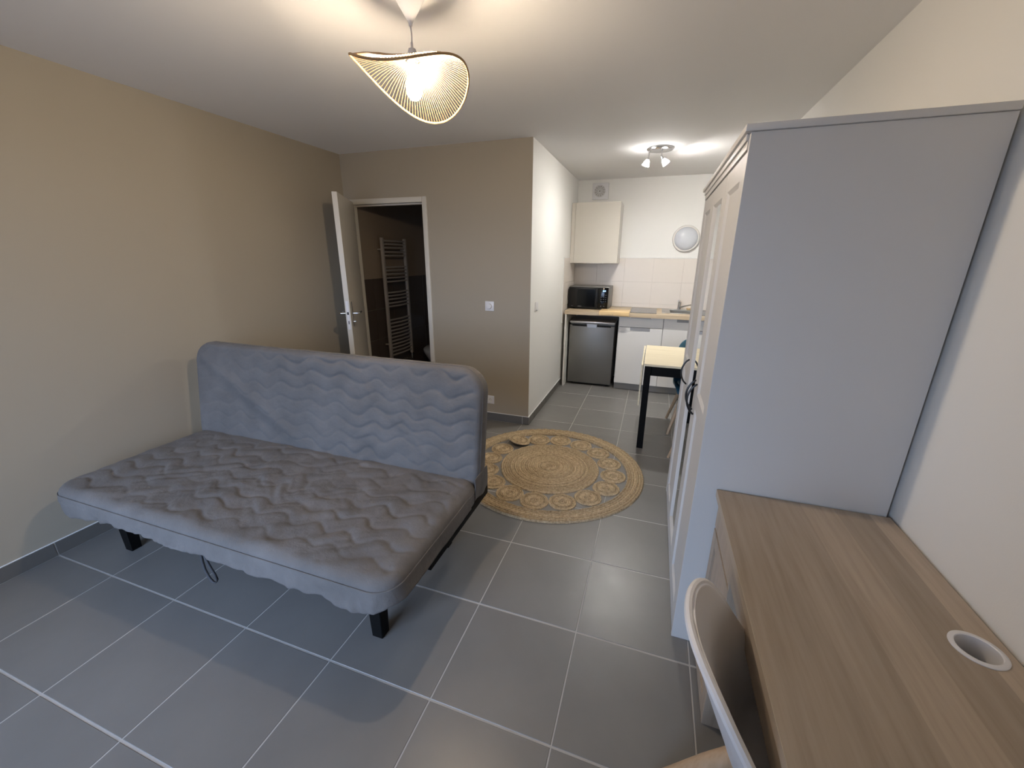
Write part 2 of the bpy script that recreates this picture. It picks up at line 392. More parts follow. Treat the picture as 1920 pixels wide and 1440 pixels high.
bm = B(); box(bm, LW-0.085, LW-0.045, 0.040, 0.046, 0.95, 1.16, bev=0.002); box(bm, LW-0.085, LW-0.045, -0.006, 0, 0.95, 1.16, bev=0.002)
obj('backplate', bm, 'steel', leaf)
for sy, y0 in ((1, 0.046), (-1, -0.006)):
    bm = B(); tube(bm, [(LW-0.065, y0, 1.06), (LW-0.065, y0+sy*0.045, 1.06), (LW-0.075, y0+sy*0.055, 1.06), (LW-0.18, y0+sy*0.05, 1.06)], 0.008, 10)
    obj('door_handle', bm, 'chrome', leaf, True)
bm = B(); tube(bm, [(LW-0.065, 0.046, 0.99), (LW-0.065, 0.066, 0.99)], 0.011, 12); obj('thumb_turn', bm, 'chrome', leaf, True)

# ------------------------------------------------------------------ glazed door behind the camera
bm = B()
for a in ((WX0+0.001, WX0+0.06, WZ0, WZ1-0.001), (WX1-0.06, WX1-0.001, WZ0, WZ1-0.001), ((WX0+WX1)/2-0.05, (WX0+WX1)/2+0.05, WZ0+0.0605, WZ1-0.0615)):
    box(bm, a[0], a[1], YR-0.09, YR-0.03, a[2], a[3], bev=0.004)
for z0, z1 in ((WZ0, WZ0+0.06), (WZ1-0.061, WZ1-0.001)): box(bm, WX0+0.0605, WX1-0.0605, YR-0.09, YR-0.03, z0, z1, bev=0.004)
wn = struct(obj('window_1', bm, 'plast'), 'white framed glazed door letting in blue daylight behind the camera', 'window')
for a, b2 in ((WX0+0.05, (WX0+WX1)/2-0.045), ((WX0+WX1)/2+0.045, WX1-0.05)):
    bx('pane', 'pane', wn, a, b2, YR-0.062, YR-0.058, WZ0+0.055, WZ1-0.055)

# ================================================================== SOFA BED
sofa = empty('sofa_bed', (0.665, 0.45, 0), 'grey quilted folding sofa bed with upright back by the left wall', 'sofa')
SX, SY = 0.665, 0.45
def rr_sdf(u, v, W, D, R):
    qx, qy = abs(u-W/2)-(W/2-R), abs(v-D/2)-(D/2-R)
    return -(math.hypot(max(qx, 0), max(qy, 0)) + min(max(qx, qy), 0) - R)
def remap(u, v, W, D, R):
    for cx, sx in ((R, -1), (W-R, 1)):
        for cy, sy in ((R, -1), (D-R, 1)):
            a, c = (u-cx)*sx/R, (v-cy)*sy/R
            if a > 0 and c > 0:
                return cx+sx*R*a*math.sqrt(max(0, 1-c*c/2)), cy+sy*R*c*math.sqrt(max(0, 1-a*a/2))
    return u, v
def quilt(u, v, p, Lw, A, amp, wr, seed):
    n1 = noise.noise((u*3.1+seed, v*3.1, seed)); n2 = noise.noise((u*4.3, v*4.3+seed, 5))
    ph = (v + A*math.sin(2*PI*(u+0.07*n1)/Lw) + 0.032*n2 + 0.012*noise.noise((u*11, v*11, seed)))/p
    q = abs(math.sin(PI*ph))
    st = 1-math.exp(-(q/0.35)**2)
    puff = amp*(0.55*st + 0.45*q)
    # short tucks gathered along the stitch lines
    g = noise.noise((u*38+seed, v*14, 1.7)); puff *= (0.75+0.5*(noise.noise((u*5, v*5, seed))+0.5))
    puff -= 0.0022*max(0, g)*math.exp(-(q/0.6)**2)*2
    puff *= 0.55+0.9*min(1, max(0, 0.5+1.6*noise.noise((u*2.2+seed*3, v*2.2, 4))))
    # long soft creases
    d = u*0.86+v*0.5; e = -u*0.5+v*0.86
    cr = noise.noise((d*3.0+seed, e*17.0, seed*2)); m = noise.noise((u*1.9+3, v*1.9+seed, 9))
    puff += wr*(abs(cr)-0.2)*max(0, m+0.35)*1.6
    puff += wr*0.8*noise.noise((u*12+seed, v*12, 3))
    return puff
def slab(W, D, T, R, r, nu, nv, fn, sag=0.0):
    bm = B(); V = []
    for a in range(nu+1):
        row = []
        for c in range(nv+1):
            u, v = remap(W*a/nu, D*c/nv, W, D, R)
            d = max(0, rr_sdf(u, v, W, D, R))
            dd = min(d, r); h = T-r+math.sqrt(max(0, r*r-(r-dd)**2))
            k = min(1, d/0.05)
            h += fn(u, v)*k - sag*math.exp(-((u-W/2)/(W*0.4))**2)*k
            row.append(bm.verts.new((u, v, h)))
        V.append(row)
    for a in range(nu):
        for c in range(nv): bm.faces.new([V[a][c], V[a+1][c], V[a+1][c+1], V[a][c+1]])
    ring = [V[a][0] for a in range(nu+1)]+[V[nu][c] for c in range(1, nv+1)]+[V[a][nv] for a in range(nu-1, -1, -1)]+[V[0][c] for c in range(nv-1, 0, -1)]
    n = len(ring); prev = ring
    zb = T-r
    for k in range(1, 5):
        t_ = k/4; cur = []
        for x in ring:
            out_ = 0.004*math.sin(PI*t_)*(1+0.9*noise.noise((x.co.x*30, x.co.y*30, 2)))
            cx, cy = W/2, D/2
            nx, ny = (x.co.x-cx)/W, (x.co.y-cy)/D
            m_ = max(abs(nx), abs(ny))
            ox = math.copysign(out_, nx) if abs(nx) > 0.47 else 0; oy = math.copysign(out_, ny) if abs(ny) > 0.44 else 0
            cur.append(bm.verts.new((x.co.x+ox, x.co.y+oy, zb*(1-t_))))
        for i in range(n): bm.faces.new([prev[i], cur[i], cur[(i+1) % n], prev[(i+1) % n]])
        prev = cur
    bm.faces.new(prev)
    return bm
SW, SD, SR, SX0, SZ0 = 1.985, 0.79, 0.10, -0.985, 0.338
def seat_q(u, v):
    h = quilt(u, v, 0.098, 0.19, 0.020, 0.0045, 0.0085, 4.2)
    k = 1-min(1, abs(v-0.755)/0.05)               # flat hem line in front of the back
    # fine diagonal tension folds, strongest in the middle and at the far right corner
    d = u*0.5+v*0.86; m = math.exp(-((u-1.1)/0.45)**2-((v-0.35)/0.3)**2)+math.exp(-((u-1.8)/0.15)**2-((v-0.7)/0.2)**2)
    h += 0.0035*m*noise.noise((d*34+noise.noise((u*4, v*4, 1))*3, (u*0.86-v*0.5)*5, 2))
    return h*(1-0.6*max(0, k))
seat_bm = slab(SW, SD, 0.102, SR, 0.042, 400, 170, seat_q)
seat = obj('seat_mattress', seat_bm, 'fabric', sofa, True, split=False, rotm=Matrix.Translation((SX0, 0.005-SY, SZ0)))
bt = math.radians(8.5)
BH = 0.685; BR = 0.13
backm = Matrix.Translation((-1.0, 0.835-SY, 0.318)) @ Matrix.Rotation(PI/2-bt, 4, 'X')
def back_q(u, v):
    k = min(1, max(0.25, (u-0.10)/0.7+(0.45-v)*0.35))
    h = quilt(u, v, 0.080, 0.20, 0.019, 0.0066, 0.0055, 1.3)*k
    dl = (u-0.25)*0.50+(v-0.50)*0.87             # long soft fold running down from the upper left
    h += 0.012*math.exp(-(dl/0.035)**2)*math.exp(-((u-0.5)/0.45)**2) - 0.006*math.exp(-((dl+0.07)/0.04)**2)*math.exp(-((u-0.5)/0.45)**2)
    ru, rv = u-1.62, v-0.30                       # pinch right of the middle with radiating tucks
    rr_ = math.hypot(ru, rv); th = math.atan2(rv, ru)
    h += 0.0022*math.exp(-(rr_/0.16)**2)*math.sin(th*5+4*noise.noise((u*9, v*9, 3)))*min(1, rr_/0.06)
    return h
back_bm = slab(SW+0.015, BH, 0.095, BR, 0.03, 400, 150, back_q)
back = obj('back_mattress', back_bm, 'fabric', sofa, True, split=False, rotm=backm)
def outline(W, D, R, n=14):
    pts = []
    for cx, cy, a0 in ((R, R, PI), (W-R, R, 1.5*PI), (W-R, D-R, 0), (R, D-R, 0.5*PI)):
        for k in range(n+1):
            a = a0+0.5*PI*k/n; pts.append((cx+R*math.cos(a), cy+R*math.sin(a), math.cos(a), math.sin(a)))
    return pts
def seam(pts, z, off=0.0005, r=0.002, closed=False):
    bm = B(); tube(bm, [(p[0]+p[2]*off, p[1]+p[3]*off, z) for p in pts], r, 6, closed=closed); return bm
ol = outline(SW, SD, SR)
right_side = ol[22:45]
obj('piping', seam(right_side, 0.060), 'fabric_edge', seat, True)
obj('piping', seam(outline(SW+0.015, BH, BR), 0.066, closed=True), 'fabric_edge', back, True)
# gathered skirt hanging along left end and front, wrapped round the corners
path = [(0.0, 0.55, -1, 0)]+[q for q in ol[0:30]]+[(SW, 0.40, 1, 0), (SW, 0.66, 1, 0)]
dense = []; acc = 0.0
for a, c in zip(path, path[1:]):
    L_ = math.hypot(c[0]-a[0], c[1]-a[1]); n = max(1, int(L_/0.0045))
    for k in range(n):
        f_ = k/n; dense.append([a[i]+(c[i]-a[i])*f_ for i in range(4)]+[acc+L_*f_])
    acc += L_
bm = B(); nr = 10; V = []; s0 = 0.45
for x, y, nx, ny, sdist in dense:
    u = sdist-s0
    drop = 0.060+0.014*noise.noise((u*2.1, 7, 1))+0.012*abs(noise.noise((u*8, 3, 1)))*2
    if u < 0.5: drop += 0.050*min(1, (0.5-u)/0.4)
    if u > 1.80: drop += 0.024*min(1, (u-1.80)/0.1)
    side = min(1, max(0, (u-1.97)/0.05))
    drop = drop*(1-side)+0.060*side
    calm = 0.35 if u < 0.45 else 1.0
    calm = calm*(1-side)+0.25*side
    row = []
    for k in range(nr+1):
        t_ = k/nr
        o_ = -0.0004+0.007*t_+calm*0.016*t_*(0.5+0.8*noise.noise((u*9+0.8*t_, 2, t_*1.4))+0.45*noise.noise((u*27+2*noise.noise((u*3, 1, 1)), 1, t_*2)))
        if u < 0.45: o_ -= 0.012*t_*t_
        row.append(bm.verts.new((x+nx*o_, y+ny*o_, 0.070-(drop+0.006)*t_)))
    V.append(row)
for A_, B_ in zip(V, V[1:]):
    for k in range(nr): bm.faces.new([A_[k], B_[k], B_[k+1], A_[k+1]])
sk = obj('cover_skirt', bm, 'fabric_edge', sofa, True, split=False, rotm=Matrix.Translation((SX0, 0.005-SY, SZ0)))
so = sk.modifiers.new('thick', 'SOLIDIFY'); so.thickness = 0.002; so.offset = 1
# loose lower corner of the back cover at the right
bm = B(); V = []
for a in range(15):
    t_ = a/14; row = []
    for c in range(13):
        q = c/12
        row.append(bm.verts.new((1.003+0.004*math.sin(q*9+t_*3)*t_-0.02*t_*t_*q, 0.725+0.155*q+0.045*q*t_-SY+0.03*t_*(q-0.5)*0.3, 0.47-0.17*t_+0.05*t_*(1-q)+0.02*t_*q*q*0)))
    V.append(row)
for A_, B_ in zip(V, V[1:]):
    for k in range(12): bm.faces.new([A_[k], B_[k], B_[k+1], A_[k+1]])
fl = obj('cover_corner', bm, 'fabric_edge', sofa, True, split=False); so = fl.modifiers.new('thick', 'SOLIDIFY'); so.thickness = 0.003
# steel frame under the seat
bm = B()
for x0, x1 in ((-0.94, -0.90), (0.945, 0.985)): box(bm, x0, x1, 0.30-SY, 0.93-SY, 0.270, 0.330, bev=0.003)
for y0 in (0.14, 0.70): box(bm, -0.8995, 0.9445, y0-SY, y0+0.04-SY, 0.262, 0.320, bev=0.003)
obj('frame', bm, 'black', sofa, True)
bm = B()
for i in range(11):
    x = -0.82+i*0.164; box(bm, x-0.03, x+0.03, 0.1805-SY, 0.6995-SY, 0.285, 0.293)
obj('slats', bm, 'black', sofa)
for k, (x, y) in enumerate(((-0.80, 0.172), (0.80, 0.172), (-0.80, 0.76), (0.80, 0.76))):
    bm = B(); s2 = 0.03
    lo = [bm.verts.new((x+a*0.026, y-SY+c*0.024, 0.0)) for a, c in ((-1, -1), (1, -1), (1, 1), (-1, 1))]
    hi = [bm.verts.new((x+a*0.032, y-SY+c*0.03, 0.262)) for a, c in ((-1, -1), (1, -1), (1, 1), (-1, 1))]
    bm.faces.new(lo[::-1]); bm.faces.new(hi)
    for q in range(4): bm.faces.new([lo[q], lo[(q+1) % 4], hi[(q+1) % 4], hi[q]])
    bmesh.ops.bevel(bm, geom=bm.edges[:], offset=0.003, segments=1, affect='EDGES')
    obj('leg', bm, 'black', sofa)
# pull strap
bm = B(); V = []
sp_pts = [(-0.004, 0.04), (-0.006, 0.0), (-0.010, -0.04), (-0.008, -0.085), (0.004, -0.125), (0.018, -0.142), (0.032, -0.138), (0.041, -0.120), (0.036, -0.095), (0.022, -0.060), (0.010, -0.020), (0.004, 0.04)]
for i_, (px_, pz_) in enumerate(sp_pts):
    tw = 0.5+0.35*math.sin(i_*0.7); px_ *= 1.35; V.append((bm.verts.new((px_-0.003*tw, -0.005, pz_)), bm.verts.new((px_+0.003*tw, 0.005, pz_+0.002))))
for a, c in zip(V, V[1:]): bm.faces.new([a[0], c[0], c[1], a[1]])
st = obj('pull_strap', bm, 'strap', sofa, True, split=False, rotm=Matrix.Translation((0.69-SX, 0.030-SY, 0.300)))
so = st.modifiers.new('thick', 'SOLIDIFY'); so.thickness = 0.002
st['label'] = 'dark fabric loop hanging under the seat front'

# ================================================================== WARDROBE
WX, WY0, WY1 = 2.635, 0.566, 1.762
wd = empty('wardrobe', (2.92, 1.16, 0), 'tall pale three-door wardrobe with a mirrored middle door beside the desk', 'wardrobe')
wl = Matrix.Translation((-2.92, -1.16, 0))
def wobj(name, bm, m, parent=wd, smooth=False):
    bmesh.ops.transform(bm, matrix=wl, verts=bm.verts); return obj(name, bm, m, parent, smooth)
WB = 3.212
bm = B(); box(bm, WX, WB, WY0, WY0+0.018, 0, 1.877, bev=0.001); wobj('side_panel', bm, 'ward')
bm = B(); box(bm, WX, WB, WY1-0.018, WY1, 0, 1.877, bev=0.001); wobj('side_panel', bm, 'ward')
bm = B(); box(bm, WX-0.016, WB, WY0-0.006, WY1+0.014, 1.878, 1.898, bev=0.003); wobj('top_panel', bm, 'ward', smooth=True)
bm = B(); box(bm, WB-0.006, WB, WY0+0.018, WY1-0.018, 0.0, 1.877); wobj('back_panel', bm, 'ward')
bm = B(); box(bm, WX-0.003, WX+0.02, WY0+0.0185, WY1-0.0185, 1.836, 1.877); box(bm, WX-0.009, WX-0.003, WY0+0.018, WY1-0.018, 1.858, 1.877, bev=0.002)
box(bm, WX+0.02, WB-0.006, WY0+0.018, WY1-0.018, 1.842, 1.858); wobj('header_rail', bm, 'ward')
bm = B(); box(bm, WX+0.02, WX+0.036, WY0+0.018, WY1-0.018, 0.0, 0.05); box(bm, WX+0.02, WB-0.006, WY0+0.018, WY1-0.018, 0.05, 0.066); wobj('plinth', bm, 'ward')
dz0, dz1 = 0.012, 1.831
dy = [WY0+0.020, 0.962, 1.372, WY1-0.020]
def panel_frame(bm, y0, y1, z0, z1, x, depth, w):
    # chamfered moulding sloping from the frame face down to the recessed panel
    o_ = [(x, y0, z0), (x, y1, z0), (x, y1, z1), (x, y0, z1)]
    i_ = [(x+depth, y0+w, z0+w), (x+depth, y1-w, z0+w), (x+depth, y1-w, z1-w), (x+depth, y0+w, z1-w)]
    O = [bm.verts.new(p) for p in o_]; I = [bm.verts.new(p) for p in i_]
    for k in range(4): bm.faces.new([O[k], O[(k+1) % 4], I[(k+1) % 4], I[k]])
for k in range(3):
    y0, y1 = dy[k]+0.0015, dy[k+1]-0.0015
    stl = 0.062; xf, xb = WX+0.001, WX+0.019
    bm = B()
    box(bm, xf, xb, y0, y0+stl, dz0, dz1, bev=0.0008); box(bm, xf, xb, y1-stl, y1, dz0, dz1, bev=0.0008)
    openings = [(0.095, 0.905), (0.975, 1.762)] if k != 1 else [(0.095, 1.762)]
    zc = [dz0]+[q for o_ in openings for q in o_]+[dz1]
    for a, c in zip(zc[0::2], zc[1::2]): box(bm, xf+0.0002, xb, y0+stl, y1-stl, a, c)
    for a, c in openings: panel_frame(bm, y0+stl, y1-stl, a, c, xf+0.0002, 0.010, 0.014)
    d = wobj('door', bm, 'ward')
    for a, c in openings:
        bm = B(); box(bm, xf+0.009, xf+0.016, y0+stl+0.002, y1-stl-0.002, a+0.002, c-0.002)
        pn = wobj('mirror' if k == 1 else 'panel', bm, 'mirror' if k == 1 else 'ward', d)
        if k == 1: pn['label'] = 'tall mirror set in the middle door'
    hy_ = {0: y1-0.030, 1: y0+0.032, 2: y0+0.030}[k]
    bm = B(); pts = []
    for q in range(13):
        a = q/12; pts.append((xf-0.004-0.030*math.sin(PI*a)**0.7, hy_, 0.875+0.135*a))
    tube(bm, [(xf+0.002, hy_, 0.875)]+pts+[(xf+0.002, hy_, 1.01)], 0.0045, 8)
    h_ = wobj('handle', bm, 'iron', d, True); h_['label'] = 'black bow handle'

# ================================================================== DESK
dk = empty('desk', (2.965, -0.14, 0), 'wood-effect desk with round cable hole against the right wall', 'desk')
dl = Matrix.Translation((-2.965, 0.14, 0))
def dobj(name, bm, m, parent=dk, smooth=False):
    bmesh.ops.transform(bm, matrix=dl, verts=bm.verts); return obj(name, bm, m, parent, smooth)
DX0, DX1, DY0, DY1, DZ = 2.708, 3.219, -0.86, 0.560, 0.729
hxc, hyc, hr = 3.157, 0.048, 0.043
# top with a real round hole
bm = B(); nn = 48
def ringz(z, r): return [bm.verts.new((hxc+r*math.cos(2*PI*k/nn+PI/4), hyc+r*math.sin(2*PI*k/nn+PI/4), z)) for k in range(nn)]
sq = []
for k in range(nn):
    a = 2*PI*k/nn; s4 = k//(nn//4); f_ = (k % (nn//4))/(nn//4)
    cs = [(DX1, DY1), (DX0, DY1), (DX0, DY0), (DX1, DY0)]
    p, q = cs[s4], cs[(s4+1) % 4]; sq.append((p[0]+(q[0]-p[0])*f_, p[1]+(q[1]-p[1])*f_))
tp = [bm.verts.new((*p, DZ)) for p in sq]; bo = [bm.verts.new((*p, DZ-0.026)) for p in sq]
ht, hb = ringz(DZ, hr), ringz(DZ-0.026, hr)
for k in range(nn):
    k2 = (k+1) % nn
    bm.faces.new([tp[k], tp[k2], ht[k2], ht[k]]); bm.faces.new([bo[k], hb[k], hb[k2], bo[k2]])
    bm.faces.new([tp[k], bo[k], bo[k2], tp[k2]]); bm.faces.new([ht[k], ht[k2], hb[k2], hb[k]])
dobj('desktop', bm, 'oak')
bm = B(); box(bm, DX0-0.0012, DX0, DY0, DY1, DZ-0.026, DZ-0.0005); dobj('front_edging', bm, 'edge')
bm = B(); lathe(bm, [(0.036, -0.045), (0.036, 0.002), (0.0375, 0.0035), (0.045, 0.0035), (0.047, 0.002), (0.047, 0.0002), (0.0415, 0.0002), (0.0405, -0.045), (0.036, -0.045)], (hxc, hyc, DZ), 48)
cg = dobj('cable_grommet', bm, 'plast', smooth=True); cg['label'] = 'white ring lining the cable hole'
# far pedestal
PY0, PX0 = 0.238, 2.722
bm = B()
box(bm, PX0+0.018, DX1, DY1-0.016, DY1, 0.0, DZ-0.0265); box(bm, PX0+0.001, DX1, PY0, PY0+0.016, 0.0, DZ-0.0265)
box(bm, PX0+0.02, DX1-0.002, PY0+0.0165, DY1-0.0165, 0.02, 0.036); box(bm, DX1-0.008, DX1, PY0+0.0165, DY1-0.0165, 0.036, DZ-0.0265)
box(bm, PX0+0.03, DX1-0.009, PY0+0.0165, DY1-0.0165, 0.565, 0.578)
dobj('pedestal', bm, 'oakv')
bm = B(); box(bm, PX0, PX0+0.018, PY0+0.003, DY1-0.001, 0.580, 0.698, bev=0.001); dobj('drawer', bm, 'oakv')
bm = B(); fw2 = 0.05
y0, y1, z0, z1 = PY0+0.003, DY1-0.001, 0.012, 0.568
box(bm, PX0, PX0+0.018, y0, y0+fw2, z0, z1); box(bm, PX0, PX0+0.018, y1-fw2, y1, z0, z1)
box(bm, PX0, PX0+0.018, y0+fw2, y1-fw2, z0, z0+fw2); box(bm, PX0, PX0+0.018, y0+fw2, y1-fw2, z1-fw2, z1)
pd = dobj('door', bm, 'oakv')
bm = B(); box(bm, PX0+0.007, PX0+0.014, y0+fw2, y1-fw2, z0+fw2, z1-fw2); dobj('panel', bm, 'oakv', pd)
# wide drawer over the knee space and far end leg panel
bm = B(); box(bm, PX0, PX0+0.018, DY0+0.02, PY0-0.002, 0.600, 0.700, bev=0.001); dr2 = dobj('drawer', bm, 'oak')
bm = B(); box(bm, PX0+0.0185, 3.12, DY0+0.04, PY0-0.02, 0.612, 0.620); dobj('drawer_tray', bm, 'oak', dr2)
bm = B(); box(bm, PX0, DX1, DY0, DY0+0.018, 0, DZ-0.0265); dobj('end_panel', bm, 'oakv')
bm = B(); box(bm, 3.195, 3.211, DY0+0.0185, PY0-0.0005, 0.36, 0.60); dobj('back_panel', bm, 'oak')

# ================================================================== SHELL CHAIRS
def shell_chair(name, loc, rz, label, m, group=None, pad=None, leg_pts=None, legr=(0.011, 0.017), lean=0.0, wing=0.0, lip=0.0):
    t_ = empty(name, loc, label, 'chair', group, rz)      # faces local +x
    prof = [(0.235, 0.405, 0.185), (0.225, 0.428, 0.20), (0.16, 0.438, 0.215), (0.06, 0.428, 0.222), (-0.05, 0.420, 0.22), (-0.12, 0.428, 0.215),
            (-0.165, 0.455, 0.205), (-0.19, 0.51, 0.20), (-0.205, 0.58, 0.205), (-0.222, 0.66, 0.208), (-0.238, 0.73, 0.193), (-0.247, 0.775, 0.165), (-0.252, 0.802, 0.125), (-0.255, 0.816, 0.075), (-0.256, 0.821, 0.02)]
    def samp(s):
        f_ = s*(len(prof)-1); i = min(int(f_), len(prof)-2); f_ -= i
        p0, p1, p2, p3 = prof[max(i-1, 0)], prof[i], prof[i+1], prof[min(i+2, len(prof)-1)]
        return [0.5*((2*p1[k])+(-p0[k]+p2[k])*f_+(2*p0[k]-5*p1[k]+4*p2[k]-p3[k])*f_*f_+(-p0[k]+3*p1[k]-3*p2[k]+p3[k])*f_**3) for k in range(3)]
    bm = B(); NS, NW = 60, 28; V = []
    for a in range(NS+1):
        s = a/NS; x, z, hw = samp(s)
        xb, zb, _ = samp(max(0, s-0.02)); xf, zf, _ = samp(min(1, s+0.02))
        tx, tz = xf-xb, zf-zb; L_ = math.hypot(tx, tz); nx, nz = tz/L_, -tx/L_       # normal pointing up / forwards
        bend = math.exp(-((s-0.47)/0.13)**2)
        row = []
        for c in range(NW+1):
            q = 2*c/NW-1; e = abs(q)**2.4
            up = ((0.030+0.085*bend)*e if s > 0.25 else (0.012+0.03*s)*e)*min(1, hw/0.2)**2
            vx, vz = x+nx*(up+wing*e*min(1, hw/0.2)**2), z+nz*(up+wing*e*min(1, hw/0.2)**2)
            row.append(bm.verts.new((vx-lean*max(0, vz-0.45), q*hw*(1-0.04*e), vz)))
        V.append(row)
    for a in range(NS):
        for c in range(NW): bm.faces.new([V[a][c], V[a+1][c], V[a+1][c+1], V[a][c+1]])
    edge_pts = [r_[0].co.copy() for r_ in V]+[v_.co.copy() for v_ in V[-1][1:-1]]+[r_[-1].co.copy() for r_ in reversed(V)]+[v_.co.copy() for v_ in reversed(V[0][1:-1])]
    sh = obj('seat_shell', bm, m, t_, True, split=False)
    md = sh.modifiers.new('thick', 'SOLIDIFY'); md.thickness = 0.013; md.offset = -1
    if lip:
        loop = [V2 for V2 in edge_pts]
        bm = B(); tube(bm, loop, lip, 8, closed=True); obj('rim', bm, m, t_, True)
    bv = sh.modifiers.new('soft', 'SUBSURF'); bv.levels = 1; bv.render_levels = 1
    if pad:
        bm = B(); bmesh.ops.create_uvsphere(bm, u_segments=32, v_segments=14, radius=1)
        for v_ in bm.verts:
            a = math.atan2(v_.co.y, v_.co.x); sc_ = 1/max(abs(math.cos(a))**4+abs(math.sin(a))**4, 1e-4)**0.25
            v_.co = Vector((v_.co.x*0.185*sc_*0.93+0.04, v_.co.y*0.185*sc_*0.93, 0.452+v_.co.z*0.022))
        obj('seat_pad', bm, pad, t_, True)
    lp = leg_pts or [((0.10, s*0.11, 0.413), (0.20, s*0.215, 0.0)) for s in (-1, 1)] + [((-0.09, s*0.11, 0.413), (-0.215, s*0.215, 0.0)) for s in (-1, 1)]
    for p, q in lp:
        bm = B(); p, q = Vector(p), Vector(q)
        tube(bm, [q, q.lerp(p, 0.05), q.lerp(p, 0.6), p], [legr[0], legr[0]*1.08, legr[1], legr[1]*0.95], 12)
        obj('leg', bm, 'beech', t_, True)
    bm = B()
    for i in (0, 1):
        s = -1 if i == 0 else 1
        tube(bm, [(0.11, s*0.11, 0.395), (-0.10, -s*0.11, 0.395 - 0.004*i)], 0.005, 8)
        tube(bm, [(0.145, s*0.155, 0.22), (-0.15, -s*0.155, 0.225+0.008*i)], 0.004, 8)
    tube(bm, [(0.11, -0.11, 0.397), (0.11, 0.11, 0.397)], 0.005, 8); tube(bm, [(-0.10, -0.11, 0.397), (-0.10, 0.11, 0.397)], 0.005, 8)
    obj('brace', bm, 'iron', t_, True)
    return t_
shell_chair('desk_chair', (2.87, -0.16, 0), 0.0, 'white moulded shell chair with wooden legs pushed under the desk', 'shell',
            leg_pts=[((0.10, -0.11, 0.413), (0.20, -0.21, 0)), ((0.10, 0.11, 0.413), (0.20, 0.21, 0)), ((-0.09, -0.11, 0.413), (-0.24, -0.24, 0)), ((-0.11, 0.075, 0.40), (-0.315, 0.165, 0))], legr=(0.018, 0.026), lean=0.158, wing=0.025, lip=0.0085)
shell_chair('dining_chair', (2.875, 2.945, 0), -PI/2, 'teal shell chair with wooden legs on the kitchen side of the small table', 'teal', 'teal chairs at the small table', pad='teal')
shell_chair('dining_chair', (2.875, 2.075, 0), PI/2, 'teal shell chair with wooden legs between wardrobe and small table', 'teal', 'teal chairs at the small table', pad='teal')

# ================================================================== DROP-LEAF TABLE
TX0, TX1, TY0, TY1 = 2.402, 2.99, 2.372, 3.135
tb = empty('drop_leaf_table', ((TX0+TX1)/2, (TY0+TY1)/2, 0), 'small table with pale wood top, folded-down leaf and black legs', 'table')
tl = Matrix.Translation((-(TX0+TX1)/2, -(TY0+TY1)/2, 0))
def tobj(name, bm, m, parent=tb):
    bmesh.ops.transform(bm, matrix=tl, verts=bm.verts); return obj(name, bm, m, parent)
bm = B(); box(bm, TX0, TX1, TY0, TY1, 0.712, 0.730, bev=0.001); tobj('tabletop', bm, 'birch')
bm = B(); box(bm, TX0-0.020, TX0-0.007, TY0-0.008, TY1, 0.380, 0.722, bev=0.001); lf = tobj('drop_leaf', bm, 'birch'); lf['label'] = 'pale wood leaf hanging down on the left'
bm = B(); box(bm, TX1+0.007, TX1+0.024, TY0, TY1, 0.380, 0.722, bev=0.001); tobj('drop_leaf', bm, 'birch')
for y0 in (TY0+0.20, TY1-0.25):
    for xa, xb in ((TX0-0.007, TX0+0.03), (TX1-0.03, TX1+0.007)):
        bm = B(); tube(bm, [(xa, y0, 0.703), (xb, y0, 0.706)], 0.006, 8); tobj('hinge', bm, 'steel')
bm = B()
box(bm, TX0+0.01, TX1-0.01, TY0+0.012, TY0+0.030, 0.635, 0.7115); box(bm, TX0+0.01, TX1-0.01, TY1-0.030, TY1-0.012, 0.635, 0.7115)
box(bm, TX0+0.012, TX0+0.03, TY0+0.0305, TY1-0.0305, 0.635, 0.7115); box(bm, TX1-0.03, TX1-0.012, TY0+0.0305, TY1-0.0305, 0.635, 0.7115)
tobj('apron', bm, 'black')
for x0 in (TX0+0.006, TX1-0.056):
    for y0 in (TY0-0.002, TY1-0.055):
        bm = B(); box(bm, x0, x0+0.05, y0, y0+0.05, 0, 0.7118, bev=0.002); tobj('leg', bm, 'black')

